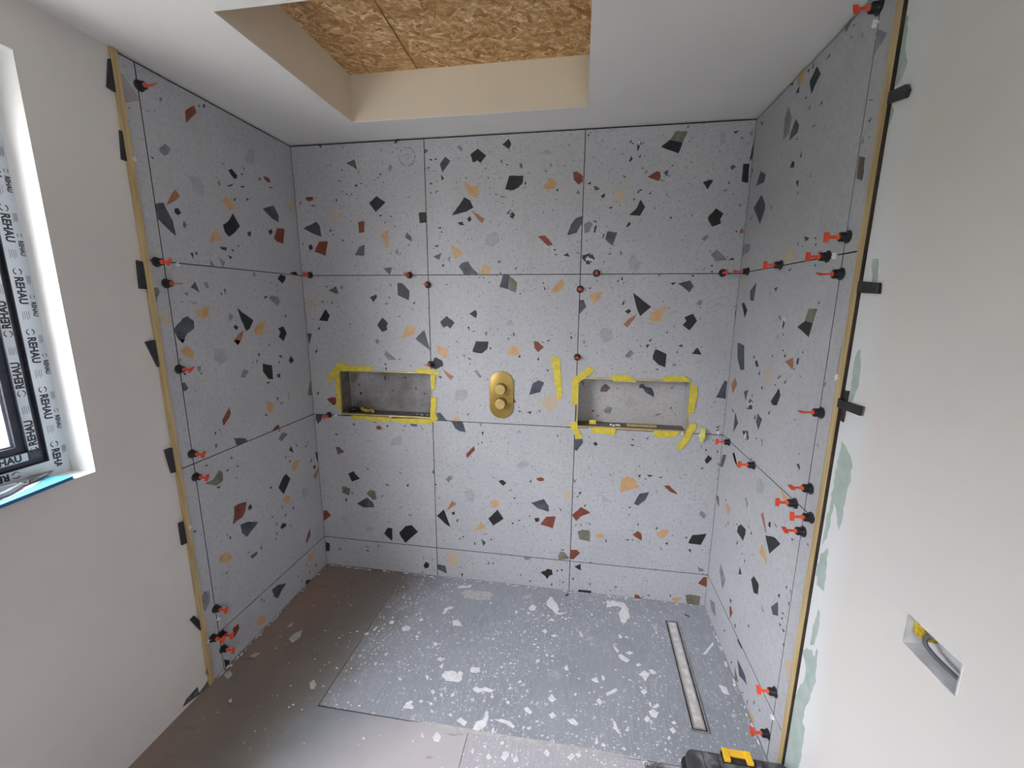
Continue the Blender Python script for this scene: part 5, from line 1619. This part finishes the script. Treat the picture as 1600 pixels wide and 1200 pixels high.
for pk, poly in enumerate(PATCHES):
    rr = random.Random(len(poly)); n = len(poly); rag = []
    for i in range(n):
        a, b = Vector(poly[i]), Vector(poly[(i+1) % n]); d = b-a; m = max(1, int(d.length/0.012))
        for j in range(m):
            q = a+d*(j/m)
            if j: q += Vector((-d.y, d.x)).normalized()*rr.uniform(-0.0035, 0.0035)
            rag.append((max(q.x, R2+0.0322), q.y))
    g = Geo(); g.prism(rag, FN['R'], -0.0016, -0.0006+pk*0.00006); o = g.out('bare_board_patch', M_GREEN, wall_right); o['label'] = 'green moisture board showing through the plaster'
g = Geo(); g.prism([(max(u, L2+0.004), max(v, 0.0006)) for u, v in PATCH_L[0]], FN['L'], -0.003, -0.0012); o = g.out('bare_edge_patch', M_SCRAPE, wall_left); o['label'] = 'dark unplastered edge at the floor'

# ------------------------------------------------------------------ shower valve
vx, vz = 1.0660, 1.0838
r = empty('shower_valve', (vx, 0, vz)); tag(r, 'brushed brass shower valve with two round knobs on the back wall', 'shower valve')
def stadium(w, h, n=24):
    rr = w/2; c = h/2-rr
    return [(rr*math.cos(PI*k/n), c+rr*math.sin(PI*k/n)) for k in range(n+1)]+[(rr*math.cos(PI+PI*k/n), -c+rr*math.sin(PI+PI*k/n)) for k in range(n+1)]
g = Geo(); g.prism(stadium(0.1235, 0.2440), lambda u, v, d: Vector((u, -d, v)), 0.0005, 0.0085); g.out('cover_plate', M_BRASS, r, smooth=True, bevel=0.0015)
RX = Matrix.Rotation(PI/2, 4, 'X')
for dz in (0.0345, -0.0400):
    g = Geo(); m = Matrix.Translation((0, -0.0085, dz)) @ RX
    g.lathe([(0.0285, 0), (0.0285, 0.003), (0.0275, 0.004)], 32, 0, m)
    kn = g.out('knob', M_BRASSD, r, smooth=True)  # dark ring paints the shadow gap at the knob base
    g = Geo(); g.lathe([(0.0255, 0.004), (0.0262, 0.006), (0.0262, 0.036), (0.0248, 0.0388), (0.0232, 0.0392), (0.0215, 0.0378), (0.001, 0.0378)], 32, 0, m); g.out('knob_body', M_KNOB, kn, smooth=True)
    g = Geo(); g.box((-0.0012, -0.045, dz+0.020), (0.0012, -0.012, dz+0.0275)); g.out('marker', M_BRASSL, kn)
g = Geo(); g.lathe([(0.0018, 0), (0.0018, 0.001)], 10, 0, Matrix.Translation((0.034, -0.0083, 0.036)) @ RX); g.out('temperature_dot', M_STEELD, r)

# ------------------------------------------------------------------ linear drain
dc = [(1.9182, -0.1418), (1.9804, -0.1381), (1.9716, -0.6878), (1.9078, -0.6983)]
r = empty('linear_drain', (1.944, -0.416, 0.0004)); tag(r, 'long narrow steel shower drain with grey insert in the floor', 'drain')
m = Matrix.Rotation(math.radians(-1.0), 4, 'Z'); hw, hl = 0.0320, 0.278
def rim(name, o_, w_, z_, mt, bev):          # four bars of a rectangular rim, o_ in from the outer edge
    X, Y = hw-o_, hl-o_
    for a, b in (((-X, -Y, 0), (-X+w_, Y, z_)), ((X-w_, -Y, 0), (X, Y, z_)), ((-X+w_, -Y, 0), (X-w_, -Y+w_, z_)), ((-X+w_, Y-w_, 0), (X-w_, Y, z_))):
        g = Geo(); g.box(a, b, 0, m); g.out(name, mt, r, bevel=bev)
M_STEELL = plain('brushed_steel_light', (170, 168, 166), 0.5, 0.35, (150, 148, 146), 30)
g = Geo(); g.box((-hw+0.001, -hl+0.001, 0.0), (hw-0.001, hl-0.001, 0.0006), 0, m); g.out('channel', M_BLACK, r)
rim('frame_bar', 0.0, 0.0042, 0.0050, M_STEELL, 0.0006)
rim('grate_bar', 0.0100, 0.0062, 0.0048, M_STEELL, 0.0008)
g = Geo(); g.box((-hw+0.0162, -hl+0.0162, 0.0006), (hw-0.0162, hl-0.0162, 0.0034), 0, m); o = g.out('insert', plain('drain_insert', (190, 184, 180), 0.7, 0, (222, 220, 218), 30, (1, 1, 1), 0.1, 0.45, 0.7, 7), r); o['label'] = 'plaster-dusted pale insert'
def bit(name, x, y, a, l, w, lb):
    g = Geo(); g.box((-l/2, -w/2, 0), (l/2, w/2, 0.003)); o = g.out(name, plain('blue_plastic_bit', (40, 52, 110), 0.5), bevel=0.0006, seg=1); o.location = (x, y, 0.0006); o.rotation_euler[2] = a; tag(o, lb, 'plastic scrap', 'blue plastic scraps')
bit('plastic_scrap', 1.4325, -0.0365, 0.9, 0.022, 0.008, 'small blue plastic scrap on the tray near the back wall')
bit('plastic_scrap', 2.035, -0.088, -0.7, 0.024, 0.006, 'small blue plastic scrap beyond the end of the drain')

# ------------------------------------------------------------------ toolbox and chain on the floor
bx0, bx1, by0, by1 = 1.812, 2.112, -1.125, -0.918
r = empty('toolbox', ((bx0+bx1)/2, (by0+by1)/2, 0.0)); tag(r, 'dusty black plastic toolbox with a yellow latch at the bottom right', 'toolbox')
cx, cy = r.location.x, r.location.y
def rel(a, b): return (a[0]-cx, a[1]-cy, a[2]), (b[0]-cx, b[1]-cy, b[2])
def rprism(name, x0, x1, y0, y1, z0, z1, rad, m, bev, ch=0.0):
    pts = []
    for sx, sy, a0 in ((x1-rad, y1-rad, 0), (x0+rad, y1-rad, PI/2), (x0+rad, y0+rad, PI), (x1-rad, y0+rad, 3*PI/2)):
        for k in range(5): a = a0+PI/2*k/4; pts.append((sx+rad*math.cos(a)-cx, sy+rad*math.sin(a)-cy))
    g = Geo(); g.prism(pts, lambda u, v, d: Vector((u, v, d)), z0, z1); return g.out(name, m, r, smooth=True, bevel=bev)
rprism('body', bx0-0.006, bx1+0.004, by0, by1+0.002, 0.001, 0.150, 0.022, M_BLACKD, 0.005)
rprism('rim', bx0-0.008, bx1+0.006, by0, by1+0.003, 0.150, 0.163, 0.023, M_BLACK, 0.004)
lid = rprism('lid', bx0+0.002, bx1-0.004, by0, by1, 0.163, 0.197, 0.024, M_BLACKD, 0.009)
for x0_, x1_ in ((bx0+0.012, bx0+0.050), (bx0+0.060, bx0+0.092), (2.012, 2.030), (2.040, 2.088)):
    g = Geo(); a, b = rel((x0_, by0+0.02, 0.196), (x1_, by1-0.010, 0.2005)); g.box(a, b); g.out('lid_rib', M_BLACKD, lid, bevel=0.002)
g = Geo(); a, b = rel((1.918, by1-0.030, 0.197), (2.008, by1+0.001, 0.201)); g.box(a, b); g.out('latch_recess', M_BLACK, r)
g = Geo()
for a, b in (((1.922, by1-0.030, 0.2005), (1.940, by1+0.006, 0.211)), ((1.986, by1-0.030, 0.2005), (2.004, by1+0.006, 0.211)), ((1.922, by1-0.013, 0.2005), (2.004, by1+0.006, 0.209)), ((1.926, by1+0.003, 0.165), (2.000, by1+0.008, 0.207))):
    a, b = rel(a, b); g.box(a, b)
o = g.out('latch', M_YELLOW, r, bevel=0.0018); o['label'] = 'yellow plastic latch'
g = Geo(); hp = [(1.90, by0+0.05, 0.197), (1.91, by0+0.05, 0.222), (1.935, by0+0.05, 0.230), (1.99, by0+0.05, 0.230), (2.015, by0+0.05, 0.222), (2.025, by0+0.05, 0.197)]
g.tube([(p[0]-cx, p[1]-cy, p[2]) for p in hp], 0.009, 10); g.out('handle', M_BLACK, r, smooth=True)
r = empty('steel_chain', (1.757, -0.862, 0.0)); tag(r, 'small heap of shiny steel chain on the floor left of the toolbox', 'chain')
rr = random.Random(2)
for k in range(34):
    me_g = Geo(); a = rr.uniform(0, 6.28); R_ = Matrix.Rotation(a, 4, 'Z') @ Matrix.Rotation(rr.uniform(-0.9, 0.9), 4, 'X')
    d = rr.uniform(0, 0.036); th = rr.uniform(0, 6.28); c = Vector((d*math.cos(th)*1.2, d*math.sin(th), 0.008+0.024*(1-d/0.036)*rr.random()))
    ring = [c + R_ @ Vector((0.0085*math.cos(2*PI*j/12), 0.0052*math.sin(2*PI*j/12), 0)) for j in range(13)]
    me_g.tube([(p.x, p.y, max(p.z, 0.0022)) for p in ring], 0.0016, 6); me_g.out('chain_link', M_STEEL, r, smooth=True)

# ------------------------------------------------------------------ recessed socket box in the right wall
u0, u1, v0, v1 = SOC; r = empty('socket_back_box', (W, -(u0+u1)/2, (v0+v1)/2)); tag(r, 'recessed white double socket box with grey cable in right wall', 'socket box')
o_ = r.location
fnS = lambda u, v, d: FN['R'](u, v, d)-Vector(o_)
dep = 0.040
M_BOXW = plain('socket_box_grey', (206, 208, 210), 0.4, 0, (192, 195, 198), 30)
M_CABLE = plain('grey_cable', (96, 98, 104), 0.45)
g = Geo(); g.prism([(u0, v0), (u1, v0), (u1, v1), (u0, v1)], fnS, -dep-0.002, -dep); g.out('back', M_BOXW, r)
for q in ([(u0, v0), (u1, v0), (u1, v0+0.0018), (u0, v0+0.0018)], [(u0, v1-0.0018), (u1, v1-0.0018), (u1, v1), (u0, v1)], [(u0, v0+0.0018), (u0+0.0018, v0+0.0018), (u0+0.0018, v1-0.0018), (u0, v1-0.0018)], [(u1-0.0018, v0+0.0018), (u1, v0+0.0018), (u1, v1-0.0018), (u1-0.0018, v1-0.0018)]):
    g = Geo(); g.prism(q, fnS, -dep, 0.0002); g.out('side', M_BOXW, r)
for a, b, c, d in rects_around(u0-0.004, u1+0.004, v0-0.004, v1+0.004, [(u0+0.0006, u1-0.0006, v0+0.0006, v1-0.0006)]):
    pass
g = Geo()
for a, b, c, d in rects_around(u0-0.0022, u1+0.0022, v0-0.0022, v1+0.0022, [(u0+0.0008, u1-0.0008, v0+0.0008, v1-0.0008)]): g.prism([(a, c), (b, c), (b, d), (a, d)], fnS, -0.0008, 0.0002)
g.out('flange', M_WHITE, r)
M_YELC = plain('yellow_lug', (226, 196, 30), 0.35, 0, (150, 120, 20), 90)
g = Geo(); g.prism([(u0+0.003, v0+0.030), (u0+0.030, v0+0.028), (u0+0.032, v0+0.040), (u0+0.022, v0+0.058), (u0+0.003, v0+0.065)], fnS, -dep, -0.012); o = g.out('grommet', M_YELC, r, bevel=0.002); o['label'] = 'yellow plastic grommet'
g = Geo(); pts = [fnS(u, v, d) for u, v, d in ((u0+0.070, v1-0.012, -0.030), (u0+0.052, v1-0.010, -0.018), (u0+0.040, v1-0.018, -0.010), (u0+0.040, v0+0.034, -0.008), (u0+0.058, v0+0.026, -0.010), (u0+0.085, v0+0.022, -0.014), (u0+0.118, v0+0.016, -0.022))]
sm = []
for k in range(len(pts)-1):
    p0, p1, p2, p3 = pts[max(k-1, 0)], pts[k], pts[k+1], pts[min(k+2, len(pts)-1)]
    for j in range(6):
        t = j/6; sm.append(0.5*((2*p1)+(-p0+p2)*t+(2*p0-5*p1+4*p2-p3)*t*t+(-p0+3*p1-3*p2+p3)*t**3))
g.tube(sm+[pts[-1]], 0.0042, 10); o = g.out('cable', M_CABLE, r, smooth=True); o['label'] = 'looped grey cable'

# ------------------------------------------------------------------ window in the left wall
y0, y1, z0, z1 = WIN; XF = -0.090
win = empty('window_1', (XF, (y0+y1)/2, z0)); tag(win, 'window with film-covered dark frame in the left wall', 'window', None, 'structure')
oo = win.location
def wpart(name, a, b, m, parent=None, bev=0.0012):
    g = Geo(); g.box(tuple(a[i]-oo[i] for i in range(3)), tuple(b[i]-oo[i] for i in range(3))); return g.out(name, m, parent or win, bevel=bev)
def ring_parts(name, ins, wid, xa, xb, m, bev=0.0012):
    a0, a1, c0, c1 = y0+ins, y1-ins, z0+ins, z1-ins; res = {}
    res['bottom'] = wpart(name, (xb, a0, c0), (xa, a1, c0+wid), m, None, bev)
    res['top'] = wpart(name, (xb, a0, c1-wid), (xa, a1, c1), m, None, bev)
    res['right'] = wpart(name, (xb, a1-wid, c0+wid), (xa, a1, c1-wid), m, None, bev)
    res['left'] = wpart(name, (xb, a0, c0+wid), (xa, a0+wid, c1-wid), m, None, bev)
    return res
# plaster reveal lining, slightly rounded towards the room
for nm, a, b in (('reveal', (XF, y1, z0), (-0.0015, y1+0.0015, z1)),):
    pass
fr = ring_parts('frame_bar', -0.030, 0.080, XF, XF-0.075, M_ANTH)
rb = ring_parts('rebate_bar', 0.050, 0.020, XF-0.010, XF-0.070, M_ANTH)
sa = ring_parts('sash_bar', 0.067, 0.024, XF+0.004, XF-0.055, M_ANTH)
bd = ring_parts('glazing_bead', 0.091, 0.019, XF-0.006, XF-0.050, M_ANTH)
gk = ring_parts('gasket', 0.110, 0.005, XF-0.016, XF-0.040, M_GREYP, 0)
wpart('glass', (XF-0.032, y0+0.112, z0+0.112), (XF-0.026, y1-0.112, z1-0.112), M_GLASS, None, 0)
def film(y_a, y_b, z_a, z_b, x, parent, name='protective_film'):
    return wpart(name, (x-0.0002, y_a, z_a), (x+0.0005, y_b, z_b), M_FILM, None, 0)
f1 = film(y1-0.0475, y1-0.0005, z0+0.030, z1-0.002, XF, fr['right'])
f2 = film(y0+0.002, y1-0.002, z0+0.0250, z0+0.0480, XF+0.0006, fr['bottom'])
f3 = film(y1-0.0900, y1-0.0680, z0+0.095, z1-0.095, XF+0.004, sa['right'])
f4 = film(y0+0.095, y1-0.095, z0+0.0680, z0+0.0900, XF+0.004, sa['bottom'])
f5 = film(y0+0.002, y1-0.002, z0+0.0005, z0+0.0250, XF+0.0010, fr['bottom'])
txt_me = None
def text_mesh(s, size):
    c = bpy.data.curves.new('print', 'FONT'); c.body = s; c.size = size; c.offset = size*0.042; c.extrude = 0.00012; c.space_character = 1.02
    o = bpy.data.objects.new('print', c); scene.collection.objects.link(o)
    dg = bpy.context.evaluated_depsgraph_get(); me = bpy.data.meshes.new_from_object(o.evaluated_get(dg)); bpy.data.objects.remove(o); return me
word = text_mesh('REHAU', 0.0255); ww = max(v.co.x for v in word.vertices)
def arc_logo(rad, w):
    g = Geo()
    for a0, a1 in ((0.35, 2.6), (3.4, 5.9)):
        n = 12
        for k in range(n):
            b0, b1 = a0+(a1-a0)*k/n, a0+(a1-a0)*(k+1)/n; t0, t1 = w*(0.35+k/n*0.8), w*(0.35+(k+1)/n*0.8)
            q = [((rad-t0)*math.cos(b0), (rad-t0)*math.sin(b0)), (rad*math.cos(b0), rad*math.sin(b0)), (rad*math.cos(b1), rad*math.sin(b1)), ((rad-t1)*math.cos(b1), (rad-t1)*math.sin(b1))]
            g.prism(q, lambda u, v, d: Vector((u, v, d)), -0.00012, 0.00012)
    return g
def prints(parent, base, xd, yd, start, end, period, offset, mirror_gap=0.0, scale=1.0):
    # print the maker's word, ring logo and small lines along a strip of film
    xd, yd = Vector(xd), Vector(yd); nd = xd.cross(yd); base = Vector(base)-Vector(oo)
    g = Geo(); h = Geo(); t = start; lg = arc_logo(0.0095*scale, 0.003*scale)
    def put(geo, vs, fs, x, y, sc=1.0): geo.add([base+xd*(x+v[0]*sc)+yd*(y+v[1]*sc)+nd*(0.0008+v[2]) for v in vs], fs)
    fs = [tuple(p.vertices) for p in word.polygons]; vs = [tuple(v.co) for v in word.vertices]
    while t < end:
        if t+0.02 > start: put(g, lg.v, lg.f, t+0.008, offset+0.0085*scale)
        put(g, [(v[0]*0.90, v[1], v[2]) for v in vs], fs, t+0.022, offset, scale)
        for k in range(4):
            q = [(0, 0, -.0001), (0.024-0.004*(k % 2), 0, -.0001), (0.024-0.004*(k % 2), 0.0010, -.0001), (0, 0.0010, -.0001), (0, 0, .0001), (0.024-0.004*(k % 2), 0, .0001), (0.024-0.004*(k % 2), 0.0010, .0001), (0, 0.0010, .0001)]
            put(h, q, [(3, 2, 1, 0), (4, 5, 6, 7), (0, 1, 5, 4), (1, 2, 6, 5), (2, 3, 7, 6), (3, 0, 4, 7)], t+0.116, offset+0.0045*k*scale)
        t += period
    o = g.out('film_print', M_PRINT, parent); o2 = h.out('small_print', M_PRINTL, parent)
    return o
zt = z1-0.03
prints(f1, (XF+0.0002, y1-0.0420, zt), (0, 0, -1), (0, 1, 0), 0.012, 1.09, 0.166, 0.004)
prints(f1, (XF+0.0002, y1-0.0155, zt), (0, 0, -1), (0, 1, 0), 0.080, 1.00, 0.166, 0.002, 0, 0.55)
prints(f3, (XF+0.0042, y1-0.0690, z0+0.096), (0, 0, 1), (0, -1, 0), -0.012, 0.94, 0.166, 0.0015)
prints(f4, (XF+0.0042, y1-0.205, z0+0.0700), (0, 1, 0), (0, 0, 1), -0.332, 0.10, 0.166, 0.0015)
prints(f2, (XF+0.0008, y1-0.118, z0+0.0445), (0, -1, 0), (0, 0, -1), 0.0, 0.9, 0.166, 0.0008)
# the maker's film continues round the corner of the reveal; window sill dust line
sill = Geo(); sill.box((XF-0.001, y0, z0-0.0005), (-0.0012, y1, z0+0.0006)); sill = sill.out('sill_board', M_REV, win); sill.location = -Vector(oo)
rv = Geo(); rv.box((XF-0.001, y1-0.0006, z0), (-0.0012, y1+0.0005, z1)); rv = rv.out('reveal_lining', M_REV, win); rv.location = -Vector(oo)
rv = Geo(); rv.box((XF-0.001, y0, z1-0.0006), (-0.0012, y1, z1+0.0005)); rv = rv.out('reveal_lining', M_REV, win); rv.location = -Vector(oo)

win2 = empty('fill_window', ((FILL_WIN[0]+FILL_WIN[1])/2, REAR-0.15, FILL_WIN[2])); tag(win2, 'dark framed window added behind the camera for fill light', 'window', None, 'structure')
for a, b in (((FILL_WIN[0], FILL_WIN[2]), (FILL_WIN[1], FILL_WIN[2]+0.06)), ((FILL_WIN[0], FILL_WIN[3]-0.06), (FILL_WIN[1], FILL_WIN[3])), ((FILL_WIN[0], FILL_WIN[2]), (FILL_WIN[0]+0.06, FILL_WIN[3])), ((FILL_WIN[1]-0.06, FILL_WIN[2]), (FILL_WIN[1], FILL_WIN[3]))):
    g = Geo(); g.box((a[0]-win2.location.x, -0.03, a[1]-FILL_WIN[2]), (b[0]-win2.location.x, 0.03, b[1]-FILL_WIN[2])); g.out('frame_bar', M_ANTH, win2)
g = Geo(); g.box((FILL_WIN[0]+0.05-win2.location.x, -0.003, 0.05), (FILL_WIN[1]-0.05-win2.location.x, 0.003, FILL_WIN[3]-FILL_WIN[2]-0.05)); g.out('glass', M_GLASS, win2)

# things on the sill
r = empty('plastic_folder', (-0.035, -1.20, z0+0.0006)); r.rotation_euler[2] = math.radians(9.5)
tag(r, 'blue plastic folder lying on the window sill', 'folder')
g = Geo(); g.box((-0.048, -0.155, 0), (0.048, 0.077, 0.0025)); g.out('bottom_cover', M_BLUE, r, bevel=0.0006)
g = Geo(); g.box((-0.046, -0.153, 0.0025), (0.0465, 0.075, 0.0085)); g.out('spine', M_BLUE, r)
g = Geo(); g.box((-0.047, -0.154, 0.0085), (0.0475, 0.0765, 0.0100)); g.out('top_cover', M_CYAN, r, bevel=0.0005)
g = Geo(); g.prism([(-0.045, -0.15), (0.020, -0.15), (0.026, -0.06), (0.010, 0.010), (-0.006, 0.040), (-0.045, 0.062)], lambda u, v, d: Vector((u, v, d)), 0.0102, 0.0112); o = g.out('loose_papers', M_PAPER); o.parent = None
o.matrix_world = Matrix.Translation((-0.035, -1.20, z0+0.0006)) @ Matrix.Rotation(math.radians(9.5), 4, 'Z'); tag(o, 'white paper sheet on top of the blue folder', 'paper')
r = empty('pliers', (-0.056, -1.195, z0+0.0190)); r.rotation_euler[2] = math.radians(14); tag(r, 'grey handled pliers lying on papers on the window sill', 'pliers')
g = Geo(); g.tube([(-0.004, 0.010, 0), (-0.006, 0.030, 0.001), (-0.003, 0.055, 0), (-0.002, 0.082, 0)], 0.0065, 8, 0, [1.0, 1.2, 0.9, 0.35]); g.tube([(0.005, 0.010, 0), (0.007, 0.030, 0.001), (0.003, 0.055, 0), (0.000, 0.082, 0)], 0.0060, 8, 0, [1.0, 1.2, 0.9, 0.35]); g.out('jaws', M_STEEL, r, smooth=True)
g = Geo(); g.lathe([(0.011, -0.006), (0.012, -0.004), (0.012, 0.004), (0.011, 0.006)], 16); g.out('pivot', M_STEEL, r, smooth=True)
for s in (-1, 1):
    g = Geo(); g.tube([(0.004*s, -0.006, 0), (0.014*s, -0.030, 0), (0.024*s, -0.065, 0), (0.026*s, -0.105, 0), (0.020*s, -0.140, 0)], 0.0068, 10, 0, [0.8, 1.0, 1.1, 1.0, 0.8]); g.out('handle', M_GREYP, r, smooth=True)

# outside
g = Geo(); g.box((-14, -12, -0.6), (-0.30, 9, -0.5)); g.box((-0.30, -12, -0.6), (6, REAR-0.3, -0.5)); tag(g.out('outside_ground', M_GROUND), 'pale ground outside the window that bounces light indoors', 'outside_ground')
bm = bmesh.new(); bmesh.ops.create_cube(bm, size=1.0)
bmesh.ops.scale(bm, vec=(0.9, 9.0, 2.6), verts=bm.verts); bmesh.ops.subdivide_edges(bm, edges=bm.edges[:], cuts=14, use_grid_fill=True)
rr = random.Random(9)
for v in bm.verts: v.co += v.co.normalized()*rr.uniform(-0.10, 0.10)
for v in bm.verts: v.co.z = max(v.co.z, -1.425)
me = bpy.data.meshes.new('garden_hedge'); bm.to_mesh(me); bm.free(); o = link('garden_hedge', me, None, [M_LEAF]); o.location = (-3.6, -0.8, 0.93)
tag(o, 'green hedge in the garden outside the window', 'hedge')
